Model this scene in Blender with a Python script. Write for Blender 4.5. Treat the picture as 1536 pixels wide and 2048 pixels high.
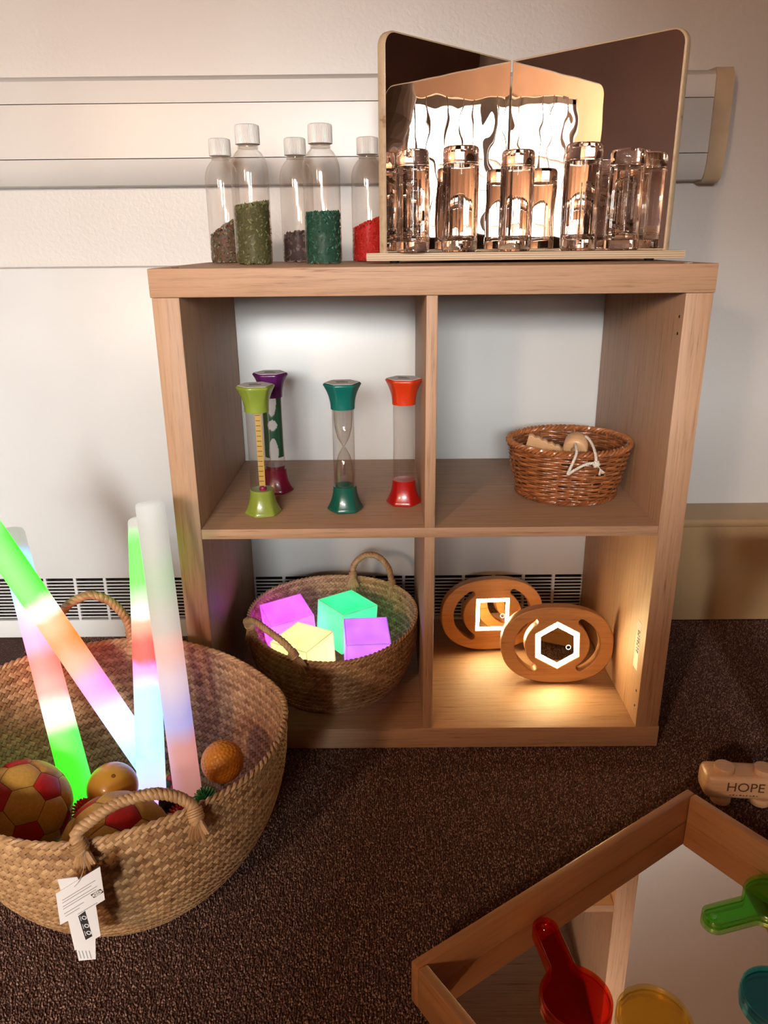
import bpy, bmesh, math, random
import numpy as np
from mathutils import Vector, Matrix

for o in list(bpy.data.objects): bpy.data.objects.remove(o)
S = bpy.context.scene
COL = S.collection
PI = math.pi
rng = random.Random(7)
nrg = np.random.default_rng(7)

# ------------------------------------------------------------------ camera
CAM = Vector((-0.06406, -1.07228, 0.79420))
cd = bpy.data.cameras.new('camera'); cam = bpy.data.objects.new('camera', cd); COL.objects.link(cam)
cd.sensor_fit = 'VERTICAL'; cd.sensor_height = 36.0; cd.lens = 1528.566 / 2048 * 36.0; cd.clip_start = 0.02
def _rot(r):
    r = np.array(r); th = np.linalg.norm(r); k = r / th
    K = np.array([[0, -k[2], k[1]], [k[2], 0, -k[0]], [-k[1], k[0], 0]])
    return np.eye(3) + math.sin(th) * K + (1 - math.cos(th)) * K @ K
_R = _rot((0.337965295, 0.00216328151, -0.00919697361)) @ np.array([[1, 0, 0], [0, 0, -1], [0, 1, 0]], float)
M3 = Matrix((( _R[0][0], -_R[1][0], -_R[2][0]), (_R[0][1], -_R[1][1], -_R[2][1]), (_R[0][2], -_R[1][2], -_R[2][2])))
cam.matrix_world = Matrix.Translation(CAM) @ M3.to_4x4()
S.camera = cam

# ------------------------------------------------------------------ world (overcast daylight), exposure
w = bpy.data.worlds.new('overcast_sky'); S.world = w; w.use_nodes = True
bg = w.node_tree.nodes['Background']; bg.inputs[0].default_value = (1.0, 0.985, 0.955, 1); bg.inputs[1].default_value = 112.0
S.view_settings.view_transform = 'Standard'; S.view_settings.look = 'None'
S.view_settings.gamma = 1.0; S.view_settings.use_curve_mapping = False
S.view_settings.exposure = 0.32
cy = S.cycles
cy.max_bounces = 14; cy.diffuse_bounces = 5; cy.glossy_bounces = 7; cy.transmission_bounces = 12; cy.transparent_max_bounces = 24
cy.use_adaptive_sampling = True; cy.adaptive_threshold = 0.015; cy.sample_clamp_indirect = 8.0; cy.caustics_reflective = True; cy.caustics_refractive = True; cy.blur_glossy = 0.5
# window opening of the room behind the camera
WX0, WX1, WZ0, WZ1, WY = -0.88, 0.24, 0.50, 1.66, -3.60
pl = bpy.data.lights.new('window_portal', 'AREA'); pl.shape = 'RECTANGLE'; pl.size = WX1 - WX0; pl.size_y = WZ1 - WZ0; pl.cycles.is_portal = True
po = bpy.data.objects.new('window_portal', pl); COL.objects.link(po)
po.location = ((WX0 + WX1) / 2, WY - 0.12, (WZ0 + WZ1) / 2); po.rotation_euler = (PI / 2, 0, 0)   # -Z points to +Y (into the room)

# ------------------------------------------------------------------ helpers
def lin(c):
    return tuple(((x / 255) / 12.92 if x / 255 <= 0.04045 else ((x / 255 + 0.055) / 1.055) ** 2.4) for x in c) + (1,)

ALB = 0.62   # overall reflectance level of the room's paints and woods
def alb(c):
    return tuple(x * ALB for x in lin(c)[:3]) + (1,)

def mat(name):
    m = bpy.data.materials.new(name); m.use_nodes = True
    nt = m.node_tree; b = nt.nodes['Principled BSDF']
    return m, nt, b

def N(nt, t, **kw):
    n = nt.nodes.new(t)
    for k, v in kw.items():
        if k.startswith('i_'): n.inputs[k[2:]].default_value = v
        else: setattr(n, k, v)
    return n

def ramp(nt, stops, interp='LINEAR'):
    r = nt.nodes.new('ShaderNodeValToRGB'); cr = r.color_ramp; cr.interpolation = interp
    while len(cr.elements) < len(stops): cr.elements.new(0.5)
    for e, (p, c) in zip(cr.elements, stops):
        e.position = p; e.color = c if len(c) == 4 else (*c, 1)
    return r

def simple(name, rgb, rough=0.5, noise=None, bump=None, metallic=0.0, spec=0.5, coat=0.0, emit=None, estr=0.0, sss=0.0):
    """procedural plain material: colour with slight noise variation and optional bump"""
    m, nt, b = mat(name)
    b.inputs['Roughness'].default_value = rough; b.inputs['Metallic'].default_value = metallic
    b.inputs['Specular IOR Level'].default_value = spec; b.inputs['Coat Weight'].default_value = coat
    c = alb(rgb)
    tc = N(nt, 'ShaderNodeTexCoord')
    sc, amt = noise if noise else (40.0, 0.06)
    n = N(nt, 'ShaderNodeTexNoise'); n.inputs['Scale'].default_value = sc; n.inputs['Detail'].default_value = 4
    nt.links.new(tc.outputs['Object'], n.inputs['Vector'])
    r = ramp(nt, [(0.3, tuple(x * (1 - amt) for x in c[:3])), (0.7, tuple(min(1, x * (1 + amt)) for x in c[:3]))])
    nt.links.new(n.outputs['Fac'], r.inputs[0]); nt.links.new(r.outputs[0], b.inputs['Base Color'])
    if bump:
        n2 = N(nt, 'ShaderNodeTexNoise'); n2.inputs['Scale'].default_value = bump[0]; n2.inputs['Detail'].default_value = 3
        nt.links.new(tc.outputs['Object'], n2.inputs['Vector'])
        bp = N(nt, 'ShaderNodeBump'); bp.inputs['Strength'].default_value = bump[1]; bp.inputs['Distance'].default_value = bump[2] if len(bump) > 2 else 0.002
        nt.links.new(n2.outputs['Fac'], bp.inputs['Height']); nt.links.new(bp.outputs[0], b.inputs['Normal'])
    if emit:
        b.inputs['Emission Color'].default_value = lin(emit); b.inputs['Emission Strength'].default_value = estr
    return m

def wood(name, light, dark, axis='X', scale=60.0, stretch=14.0, rough=0.45, bump=0.15, rings=None):
    m, nt, b = mat(name); b.inputs['Roughness'].default_value = rough
    tc = N(nt, 'ShaderNodeTexCoord'); mp = N(nt, 'ShaderNodeMapping')
    s = [scale] * 3; s['XYZ'.index(axis)] = scale / stretch
    mp.inputs['Scale'].default_value = s
    nt.links.new(tc.outputs['Object'], mp.inputs['Vector'])
    n = N(nt, 'ShaderNodeTexNoise'); n.inputs['Scale'].default_value = 1.0; n.inputs['Detail'].default_value = 6; n.inputs['Distortion'].default_value = 0.6
    nt.links.new(mp.outputs[0], n.inputs['Vector'])
    mp2 = N(nt, 'ShaderNodeMapping'); mp2.inputs['Scale'].default_value = [x * 4.5 for x in s]
    nt.links.new(tc.outputs['Object'], mp2.inputs['Vector'])
    n2 = N(nt, 'ShaderNodeTexNoise'); n2.inputs['Scale'].default_value = 1.0; n2.inputs['Detail'].default_value = 3
    nt.links.new(mp2.outputs[0], n2.inputs['Vector'])
    mx = N(nt, 'ShaderNodeMath', operation='ADD'); mu = N(nt, 'ShaderNodeMath', operation='MULTIPLY'); mu.inputs[1].default_value = 0.55
    nt.links.new(n2.outputs['Fac'], mu.inputs[0]); nt.links.new(n.outputs['Fac'], mx.inputs[0]); nt.links.new(mu.outputs[0], mx.inputs[1])
    L, D = alb(light), alb(dark)
    mid = tuple((a * 0.7 + d * 0.3) for a, d in zip(L[:3], D[:3]))
    r = ramp(nt, [(0.52, D), (0.62, mid), (0.78, L), (1.0, tuple(min(1, x * 1.08) for x in L[:3]))])
    nt.links.new(mx.outputs[0], r.inputs[0]); nt.links.new(r.outputs[0], b.inputs['Base Color'])
    bp = N(nt, 'ShaderNodeBump'); bp.inputs['Strength'].default_value = bump; bp.inputs['Distance'].default_value = 0.001
    nt.links.new(mx.outputs[0], bp.inputs['Height']); nt.links.new(bp.outputs[0], b.inputs['Normal'])
    return m

def glow(name, rgb, strength, base=(150, 150, 150), rough=0.35):
    """translucent moulded lamp body: gives off its own light"""
    m, nt, b = mat(name); b.inputs['Roughness'].default_value = rough
    b.inputs['Base Color'].default_value = lin(base)
    tc = N(nt, 'ShaderNodeTexCoord'); n = N(nt, 'ShaderNodeTexNoise'); n.inputs['Scale'].default_value = 22; n.inputs['Detail'].default_value = 1
    nt.links.new(tc.outputs['Object'], n.inputs['Vector'])
    c = lin(rgb)
    r = ramp(nt, [(0.3, tuple(x * 0.88 for x in c[:3])), (0.7, tuple(min(1, x * 1.1 + 0.02) for x in c[:3]))])
    nt.links.new(n.outputs['Fac'], r.inputs[0]); nt.links.new(r.outputs[0], b.inputs['Emission Color'])
    b.inputs['Emission Strength'].default_value = strength
    return m

def clear(name, tint=(1, 1, 1), base=0.05, edge=0.75, rough=0.04, power=3.0, gcol=(1, 1, 1)):
    """thin clear plastic: tinted pass-through with a Fresnel-like gloss"""
    m, nt, b = mat(name); nt.nodes.remove(b); out = nt.nodes['Material Output']
    t = N(nt, 'ShaderNodeBsdfTransparent'); t.inputs[0].default_value = (*tint, 1)
    g = N(nt, 'ShaderNodeBsdfGlossy'); g.inputs['Roughness'].default_value = rough; g.inputs[0].default_value = (*gcol, 1)
    lw = N(nt, 'ShaderNodeLayerWeight'); lw.inputs['Blend'].default_value = 0.5
    pw = N(nt, 'ShaderNodeMath', operation='POWER'); pw.inputs[1].default_value = power
    mu = N(nt, 'ShaderNodeMath', operation='MULTIPLY_ADD'); mu.inputs[1].default_value = edge; mu.inputs[2].default_value = base
    mix = N(nt, 'ShaderNodeMixShader')
    nt.links.new(lw.outputs['Facing'], pw.inputs[0]); nt.links.new(pw.outputs[0], mu.inputs[0]); nt.links.new(mu.outputs[0], mix.inputs[0])
    nt.links.new(t.outputs[0], mix.inputs[1]); nt.links.new(g.outputs[0], mix.inputs[2]); nt.links.new(mix.outputs[0], out.inputs['Surface'])
    return m

def mirror_mat(name, col=(0.86, 0.84, 0.82), wave=0.0, wscale=9.0, rough=0.0):
    m, nt, b = mat(name); b.inputs['Base Color'].default_value = (*col, 1); b.inputs['Metallic'].default_value = 1; b.inputs['Roughness'].default_value = rough
    if wave:
        tc = N(nt, 'ShaderNodeTexCoord'); n = N(nt, 'ShaderNodeTexNoise'); n.inputs['Scale'].default_value = wscale; n.inputs['Detail'].default_value = 1
        nt.links.new(tc.outputs['Object'], n.inputs['Vector'])
        bp = N(nt, 'ShaderNodeBump'); bp.inputs['Strength'].default_value = 1.0; bp.inputs['Distance'].default_value = wave
        nt.links.new(n.outputs['Fac'], bp.inputs['Height']); nt.links.new(bp.outputs[0], b.inputs['Normal'])
    return m

def islands(name, cols, rough=0.5, weights=None):
    """colour picked at random for each loose piece of the mesh"""
    m, nt, b = mat(name); b.inputs['Roughness'].default_value = rough
    g = N(nt, 'ShaderNodeNewGeometry')
    st = []; p = 0.0; k = len(cols)
    for i, c in enumerate(cols): st.append((i / k, alb(c)))
    r = ramp(nt, st, 'CONSTANT')
    nt.links.new(g.outputs['Random Per Island'], r.inputs[0]); nt.links.new(r.outputs[0], b.inputs['Base Color'])
    return m

class MB:
    """collects shapes for ONE mesh object"""
    def __init__(s): s.v = []; s.f = []; s.mi = []; s.cur = 0
    def add(s, vs, fs):
        o = len(s.v); s.v.extend([tuple(p) for p in vs]); s.f.extend([tuple(i + o for i in f) for f in fs]); s.mi.extend([s.cur] * len(fs)); return s
    def box(s, x0, x1, y0, y1, z0, z1):
        v = [(x, y, z) for z in (z0, z1) for y in (y0, y1) for x in (x0, x1)]
        return s.add(v, [(0, 2, 3, 1), (4, 5, 7, 6), (0, 1, 5, 4), (2, 6, 7, 3), (0, 4, 6, 2), (1, 3, 7, 5)])
    def rbox(s, x0, x1, y0, y1, z0, z1, bev=0.001, seg=2):
        bm = bmesh.new(); bmesh.ops.create_cube(bm, size=1)
        for q in bm.verts: q.co = Vector(((x0 + x1) / 2 + q.co.x * (x1 - x0), (y0 + y1) / 2 + q.co.y * (y1 - y0), (z0 + z1) / 2 + q.co.z * (z1 - z0)))
        bmesh.ops.bevel(bm, geom=bm.edges[:], offset=bev, segments=seg, affect='EDGES', profile=0.5)
        bm.verts.index_update()
        s.add([q.co for q in bm.verts], [[q.index for q in f.verts] for f in bm.faces]); bm.free(); return s
    def lathe(s, prof, n=32, c=(0, 0), rf=None):
        """prof: (r, z) list; rf(theta, i) scales the radius"""
        vs = []; fs = []
        for i, (r, z) in enumerate(prof):
            for k in range(n):
                th = 2 * PI * k / n; q = r * (rf(th, i) if rf else 1)
                vs.append((c[0] + q * math.cos(th), c[1] + q * math.sin(th), z))
        for i in range(len(prof) - 1):
            for k in range(n):
                a = i * n + k; b = i * n + (k + 1) % n
                fs.append((a, b, b + n, a + n))
        if prof[0][0] > 1e-6: fs.append(tuple(range(n - 1, -1, -1)))
        if prof[-1][0] > 1e-6: fs.append(tuple(range((len(prof) - 1) * n, len(prof) * n)))
        return s.add(vs, fs)
    def lathe_open(s, prof, n=32, c=(0, 0)):
        vs = []; fs = []
        for r, z in prof:
            for k in range(n):
                th = 2 * PI * k / n; vs.append((c[0] + r * math.cos(th), c[1] + r * math.sin(th), z))
        for i in range(len(prof) - 1):
            for k in range(n):
                a = i * n + k; b = i * n + (k + 1) % n; fs.append((a, b, b + n, a + n))
        return s.add(vs, fs)
    def tube(s, path, r, n=6, closed=False, caps=True):
        P = np.array(path, float); m = len(P)
        rr = np.full(m, r) if np.isscalar(r) else np.array(r)
        if closed: T = np.roll(P, -1, 0) - np.roll(P, 1, 0)
        else: T = np.gradient(P, axis=0)
        T /= np.linalg.norm(T, axis=1)[:, None] + 1e-12
        a = np.array([0, 0, 1.0]) if abs(T[0][2]) < 0.9 else np.array([1.0, 0, 0])
        u = np.cross(T[0], a); u /= np.linalg.norm(u); vs = []
        for i in range(m):
            u = u - T[i] * np.dot(u, T[i]); u /= np.linalg.norm(u) + 1e-12; v = np.cross(T[i], u)
            for k in range(n):
                th = 2 * PI * k / n; vs.append(P[i] + rr[i] * (math.cos(th) * u + math.sin(th) * v))
        fs = []
        for i in range(m if closed else m - 1):
            j = (i + 1) % m
            for k in range(n): fs.append((i * n + k, i * n + (k + 1) % n, j * n + (k + 1) % n, j * n + k))
        if caps and not closed: fs.append(tuple(range(n - 1, -1, -1))); fs.append(tuple(range((m - 1) * n, m * n)))
        return s.add(vs, fs)
    def cyl(s, p0, p1, r, n=20, bev=0.0):
        p0 = np.array(p0, float); p1 = np.array(p1, float); d = p1 - p0; L = np.linalg.norm(d); d /= L
        if bev: return s.tube([p0, p0 + d * 1e-5, p0 + d * bev * 0.35, p0 + d * bev, p1 - d * bev, p1 - d * bev * 0.35, p1 - d * 1e-5, p1], [r - bev, r - bev * 0.9, r - bev * 0.3, r, r, r - bev * 0.3, r - bev * 0.9, r - bev], n)
        return s.tube([p0, p1], r, n)
    def build(s, name, m, parent=None, loc=None, rot=None, smooth=40, fix=True):
        me = bpy.data.meshes.new(name); me.from_pydata(s.v, [], s.f)
        ms = m if isinstance(m, (list, tuple)) else [m]
        for q in ms: me.materials.append(q)
        if len(ms) > 1: me.polygons.foreach_set('material_index', s.mi)
        if fix:
            bm = bmesh.new(); bm.from_mesh(me); bmesh.ops.recalc_face_normals(bm, faces=bm.faces[:]); bm.to_mesh(me); bm.free()
        return link(name, me, parent, loc, rot, smooth)

def link(name, me, parent=None, loc=None, rot=None, smooth=40):
    if smooth:
        me.polygons.foreach_set('use_smooth', [True] * len(me.polygons))
        if smooth < 180: me.set_sharp_from_angle(angle=math.radians(smooth))
    me.update()
    o = bpy.data.objects.new(name, me); COL.objects.link(o)
    if parent: o.parent = parent
    if loc is not None: o.location = loc
    if rot is not None: o.rotation_euler = rot
    return o

def tag(o, label, cat, group=None):
    o['label'] = label; o['category'] = cat
    if group: o['group'] = group
    return o
def thing(name, label, cat, loc=(0, 0, 0), rot=(0, 0, 0), group=None):
    o = bpy.data.objects.new(name, None); COL.objects.link(o); o.location = loc; o.rotation_euler = rot; o.empty_display_size = 0.02
    return tag(o, label, cat, group)
def struct(o): o['kind'] = 'structure'; return o
def stuff(o): o['kind'] = 'stuff'; return o

def shape_mesh(name, loops, thick, bevel=0.0, res=1):
    """flat outline (with holes) extruded to a solid, in local XY, centred on z=0"""
    cu = bpy.data.curves.new(name, 'CURVE'); cu.dimensions = '2D'; cu.fill_mode = 'BOTH'
    cu.extrude = max(thick / 2 - bevel, 0); cu.bevel_depth = bevel; cu.bevel_resolution = res
    if bevel: cu.offset = -bevel
    for lp in loops:
        sp = cu.splines.new('POLY'); sp.points.add(len(lp) - 1); sp.use_cyclic_u = True
        for p, q in zip(sp.points, lp): p.co = (q[0], q[1], 0, 1)
    o = bpy.data.objects.new(name, cu); COL.objects.link(o)
    dg = bpy.context.evaluated_depsgraph_get(); dg.update()
    me = bpy.data.meshes.new_from_object(o.evaluated_get(dg)); bpy.data.objects.remove(o); bpy.data.curves.remove(cu)
    me.name = name; return me
def text_mesh(name, body, size, thick=0.0002, align='CENTER', shear=0.0):
    cu = bpy.data.curves.new(name, 'FONT'); cu.body = body; cu.size = size; cu.extrude = thick; cu.align_x = align; cu.align_y = 'CENTER'; cu.shear = shear
    o = bpy.data.objects.new(name, cu); COL.objects.link(o)
    dg = bpy.context.evaluated_depsgraph_get(); dg.update()
    me = bpy.data.meshes.new_from_object(o.evaluated_get(dg)); bpy.data.objects.remove(o); bpy.data.curves.remove(cu)
    me.name = name; return me
def put(me, m):
    me.materials.clear(); me.materials.append(m); return me
def dirrot(d):
    return Vector(d).normalized().to_track_quat('Z', 'Y').to_euler()

# ------------------------------------------------------------------ materials
OAK_L, OAK_D = (204, 160, 124), (148, 104, 74)
M_oakx = wood('oak_laminate_lengthwise', OAK_L, OAK_D, 'X', 240, 30, 0.55, 0.3)
M_oakz = wood('oak_laminate_upright', OAK_L, OAK_D, 'Z', 240, 30, 0.55, 0.3)
M_ply = wood('birch_ply_edge', (226, 200, 165), (176, 138, 100), 'X', 30, 30, 0.5, 0.05)
M_pine = wood('beech_frame', (200, 142, 92), (160, 102, 60), 'X', 70, 16, 0.4, 0.1)
M_bamboo = wood('bamboo_board', (236, 178, 116), (196, 136, 78), 'X', 110, 18, 0.38, 0.1)
M_toy = wood('toy_beech', (246, 196, 148), (220, 164, 116), 'X', 160, 20, 0.35, 0.05)
M_white = simple('heater_enamel', (232, 234, 234), 0.33, (6, 0.02), (300, 0.06, 0.0006))
M_trunk = simple('trunking_plastic', (232, 229, 225), 0.32, (5, 0.02))
M_cap_cream = simple('trunking_end_cream', (214, 190, 158), 0.4)
M_dark = simple('dark_void', (30, 22, 20), 0.9)
M_black = simple('black_rubber', (18, 17, 17), 0.6)
M_skirt = simple('skirting_gloss_tan', (206, 168, 122), 0.3, (10, 0.05), (25, 0.1, 0.001))

# ------------------------------------------------------------------ room shell
X0, X1, YB, ZC = -2.3, 2.3, 0.547, 2.45
m, nt, b = mat('painted_woodchip_wall'); b.inputs['Roughness'].default_value = 0.38
tc = N(nt, 'ShaderNodeTexCoord'); n = N(nt, 'ShaderNodeTexNoise'); n.inputs['Scale'].default_value = 130; n.inputs['Detail'].default_value = 3; n.inputs['Distortion'].default_value = 0.5
nt.links.new(tc.outputs['Object'], n.inputs['Vector']); bp = N(nt, 'ShaderNodeBump'); bp.inputs['Strength'].default_value = 0.22; bp.inputs['Distance'].default_value = 0.002
nt.links.new(n.outputs['Fac'], bp.inputs['Height']); nt.links.new(bp.outputs[0], b.inputs['Normal']); b.inputs['Base Color'].default_value = alb((232, 228, 224))
M_wall = m
M_side = simple('side_wall_brown', (112, 76, 62), 0.7, (3, 0.12), (80, 0.1))
M_peach = simple('window_wall_peach', (246, 208, 180), 0.7, (2, 0.05), (80, 0.1))
M_ceil = simple('ceiling_cream', (150, 122, 104), 0.8, (3, 0.04), (60, 0.1))

m, nt, b = mat('loop_pile_carpet'); b.inputs['Roughness'].default_value = 0.95; b.inputs['Specular IOR Level'].default_value = 0.15
tc = N(nt, 'ShaderNodeTexCoord'); n = N(nt, 'ShaderNodeTexNoise'); n.inputs['Scale'].default_value = 420; n.inputs['Detail'].default_value = 3
nt.links.new(tc.outputs['Object'], n.inputs['Vector']); r = ramp(nt, [(0.35, alb((66, 48, 45))), (0.6, alb((100, 76, 70))), (0.75, alb((140, 112, 102)))])
nt.links.new(n.outputs['Fac'], r.inputs[0]); nt.links.new(r.outputs[0], b.inputs['Base Color'])
M_carpet = m
M_pile = islands('carpet_tufts', [(120, 88, 78), (144, 108, 94), (106, 77, 69), (170, 134, 118), (128, 96, 85), (152, 116, 102), (112, 82, 73), (186, 150, 132)], 0.95)
M_pile.node_tree.nodes['Principled BSDF'].inputs['Specular IOR Level'].default_value = 0.15

fl = struct(MB().box(X0, X1, WY, YB, -0.05, -0.004).build('floor', M_carpet))
# carpet loops in the part of the floor the photo shows: tiny blunt tufts
sp = 0.0030
gx, gy = np.meshgrid(np.arange(-0.82, 0.86, sp), np.arange(-0.66, 0.45, sp * 0.9))
gx = gx.ravel(); gy = gy.ravel(); nT = len(gx)
gx = gx + nrg.uniform(-0.0012, 0.0012, nT); gy = gy + nrg.uniform(-0.0012, 0.0012, nT)
hz = nrg.uniform(-0.0022, 0.0003, nT); rx = nrg.uniform(0.0014, 0.0022, nT); ry = nrg.uniform(0.0009, 0.0013, nT); an = nrg.normal(0, 0.45, nT)
base = np.array([[-1, 0], [0, -1], [1, 0], [0, 1]], float)
V = np.zeros((nT, 5, 3))
ca, sa = np.cos(an), np.sin(an)
for k in range(4):
    bx, by = base[k][0] * rx, base[k][1] * ry
    V[:, k, 0] = gx + bx * ca - by * sa; V[:, k, 1] = gy + bx * sa + by * ca; V[:, k, 2] = -0.0046
V[:, 4, 0] = gx + nrg.uniform(-0.0008, 0.0008, nT); V[:, 4, 1] = gy + nrg.uniform(-0.0008, 0.0008, nT); V[:, 4, 2] = hz
idx = (np.arange(nT) * 5)[:, None, None] + np.array([[0, 1, 4], [1, 2, 4], [2, 3, 4], [3, 0, 4]])[None]
me = bpy.data.meshes.new('carpet_pile'); me.vertices.add(nT * 5); me.vertices.foreach_set('co', V.reshape(-1))
me.loops.add(nT * 12); me.loops.foreach_set('vertex_index', idx.reshape(-1).astype(np.int32)); me.polygons.add(nT * 4)
me.polygons.foreach_set('loop_start', np.arange(0, nT * 12, 3, dtype=np.int32)); me.update(calc_edges=True); me.materials.append(M_pile)
stuff(link('carpet_pile', me, fl, smooth=0))

struct(MB().box(X0, X1, YB, YB + 0.1, -0.05, ZC).build('wall_back', M_wall))
struct(MB().box(X0 - 0.1, X0, WY - 0.3, YB, -0.05, ZC).build('wall_left', M_side))
struct(MB().box(X1, X1 + 0.1, WY - 0.3, YB, -0.05, ZC).build('wall_right', M_side))
struct(MB().box(X0, X1, WY - 0.3, YB, ZC, ZC + 0.1).build('ceiling', M_ceil))
fw = MB()
for a in ((X0, WX0, -0.05, ZC), (WX1, X1, -0.05, ZC), (WX0, WX1, -0.05, WZ0), (WX0, WX1, WZ1, ZC)): fw.box(a[0], a[1], WY - 0.16, WY, a[2], a[3])
struct(fw.build('wall_front', M_peach))
M_frame = simple('window_frame_grey', (120, 116, 112), 0.4)
wn = struct(bpy.data.objects.new('window_1', None)); COL.objects.link(wn); wn.location = ((WX0 + WX1) / 2, WY - 0.08, WZ0)
hw, wh = (WX1 - WX0) / 2, WZ1 - WZ0
for a in ((-hw, -hw + 0.04, 0, wh), (hw - 0.04, hw, 0, wh), (-hw, hw, wh - 0.04, wh), (-hw, hw, 0, 0.04), (-0.018, 0.018, 0.04, wh - 0.04)):
    MB().box(a[0], a[1], -0.02, 0.03, a[2], a[3]).build('window_frame', M_frame, wn)
for a in ((-hw + 0.04, -0.018), (0.018, hw - 0.04)):
    MB().box(a[0], a[1], 0.003, 0.006, 0.04, wh - 0.04).build('pane', clear('window_glass', (0.97, 0.98, 0.98), 0.03, 0.3), wn)
def extr_x(mb, poly, x0, x1):
    n = len(poly); vs = [(x0, y, z) for y, z in poly] + [(x1, y, z) for y, z in poly]
    fs = [(i, (i + 1) % n, (i + 1) % n + n, i + n) for i in range(n)] + [tuple(range(n - 1, -1, -1)), tuple(range(n, 2 * n))]
    return mb.add(vs, fs)

# garden outside the window (seen only through the window and its reflections)
struct(MB().box(-9, 9, -14, WY - 0.35, -0.4, -0.3).build('ground', simple('garden_paving', (150, 128, 104), 0.9, (6, 0.3))))
fe = thing('garden_fence', 'board fence in the garden beyond the window', 'fence', (3.2, -9.0, -0.3))
M_fence = simple('fence_paint', (150, 140, 120), 0.7, (8, 0.15))
fb = MB().box(-3, 3, 0, 0.02, 0, 0.13).build('board', M_fence, fe)
for k in range(1, 12):  # fence made taller to cut window light on the upper wall
    c = fb.copy(); COL.objects.link(c); c.location.z = k * 0.15
for k in range(4): MB().box(-3 + k * 2 - 0.05, -3 + k * 2 + 0.05, -0.08, -0.001, 0, 1.85).build('post', M_fence, fe)
gs = thing('added_shed', 'added dark shed beyond the window that dims the upper right wall', 'shed', (-3.3, -9.2, -0.3))  # shed added to block sky light from the upper right wall
M_shed = simple('added_shed_boards', (92, 70, 56), 0.8, (8, 0.2))
sb_ = MB().box(-3.0, 3.0, 0, 0.03, 0, 0.15).build('board', M_shed, gs)
for k in range(1, 13):
    c = sb_.copy(); COL.objects.link(c); c.location.z = k * 0.16
MB().box(-3.0, 3.0, -2.0, -0.002, 0, 2.08).build('shed_body', M_shed, gs)
extr_x(MB(), [(0.2, 2.08), (-1.0, 2.45), (-2.2, 2.08)], -3.1, 3.1).build('shed_roof', M_shed, gs, smooth=0)
# strings hanging in front of the window
M_string = simple('string_grey', (110, 92, 84), 0.7)
sx = [-0.80, -0.70, -0.62, -0.50, -0.41, -0.33, -0.22, -0.12, -0.02, 0.07, 0.16]
for k, x in enumerate(sx):
    pts = [(0.008 * math.sin(6 * t + k), 0.004 * math.sin(9 * t + 2 * k), -t * 1.08) for t in np.linspace(0, 1, 18)]
    o = MB().tube(pts, 0.0055, 5).build('hanging_string', M_string, None, (x, WY + 0.03, WZ1 - 0.005))
    od = ('first', 'second', 'third', 'fourth', 'fifth', 'sixth', 'seventh', 'eighth', 'ninth', 'tenth', 'last')[k]
    tag(o, od + ' thin string from the left across the bright window behind the viewer', 'string', 'strings across the window')

# unseen objects added behind and beside the viewer to shade and warm the scene
M_uph = simple('added_armchair_fabric', (74, 56, 48), 0.9, (200, 0.15), (400, 0.2))
ac = thing('added_armchair', 'added dark brown chair out of view that shades the shelf unit', 'added_armchair', (-0.05, -1.62, 0))  # added out of view; its shadow replaces that of the viewer's body
MB().rbox(-0.35, 0.35, -0.62, 0.0, 0.14, 0.30, 0.02, 3).build('seat_base', M_uph, ac)
MB().rbox(-0.27, 0.27, -0.62, -0.10, 0.30, 0.42, 0.03, 3).build('seat_cushion', M_uph, ac)
MB().rbox(-0.35, 0.35, -0.10, 0.04, 0.30, 0.82, 0.05, 4).build('backrest', M_uph, ac)
for s in (-1, 1): MB().rbox(min(s * 0.35, s * 0.27), max(s * 0.35, s * 0.27), -0.60, -0.10, 0.30, 0.56, 0.025, 3).build('arm', M_uph, ac)
for sx_ in (-0.31, 0.31):
    for sy_ in (-0.57, -0.04): MB().lathe([(0.014, 0.0), (0.022, 0.141)], 16).build('leg', M_dark, ac, (sx_, sy_, 0))
lt = thing('added_shade_table', 'added low wooden table out of view that shades the skirting', 'table', (0.90, -0.10, 0))  # added out of view to cast the soft shadow on the right skirting
MB().rbox(-0.34, 0.34, -0.20, 0.16, 0.285, 0.325, 0.008, 2).build('table_top', M_pine, lt)
for sx_ in (-0.30, 0.30):
    for sy_ in (-0.16, 0.12): MB().rbox(sx_ - 0.018, sx_ + 0.018, sy_ - 0.018, sy_ + 0.018, 0, 0.2849, 0.003).build('leg', M_pine, lt)
pn = thing('added_shade_lantern', 'added unlit brown globe lantern out of view that dims the upper right wall', 'lantern', (0.58, -1.40, 1.38))  # added to block window light from the upper right wall
M_lant = simple('added_lantern_paper', (120, 92, 74), 0.8, (20, 0.1))
MB().lathe([(max(0.36 * math.sin(PI * i / 28), 0.03) * (1 - 0.012 * (i % 2)), -0.36 * math.cos(PI * i / 28)) for i in range(29)], 48).build('globe', M_lant, pn, smooth=0)
MB().cyl((0, 0, 0.355), (0, 0, ZC - 1.381), 0.004, 8).build('cord', M_dark, pn)
cl = thing('added_fill_lamp', 'added standing lamp out of view that gives warm fill light', 'lamp', (-1.35, -2.85, 0))  # added lamp, supplies warm fill for the walls
MB().lathe([(0.15, 0.0), (0.15, 0.02), (0.02, 0.03), (0.0001, 0.03)], 32).build('base', M_dark, cl)
MB().cyl((0, 0, 0.03), (0, 0, 1.30), 0.012, 12).build('pole', M_dark, cl)
MB().lathe_open([(0.20, 1.22), (0.15, 1.24), (0.15, 1.241)], 40).build('shade_ring', simple('added_lamp_cloth', (224, 200, 170), 0.8), cl)
ld = bpy.data.lights.new('warm_fill_light', 'POINT'); ld.shadow_soft_size = 0.11; ld.energy = 100; ld.color = (1.0, 0.68, 0.45)  # warm fill light of the added lamp
lo = bpy.data.objects.new('warm_fill_light', ld); COL.objects.link(lo); lo.parent = cl; lo.location = (0, 0, 1.42)

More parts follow.
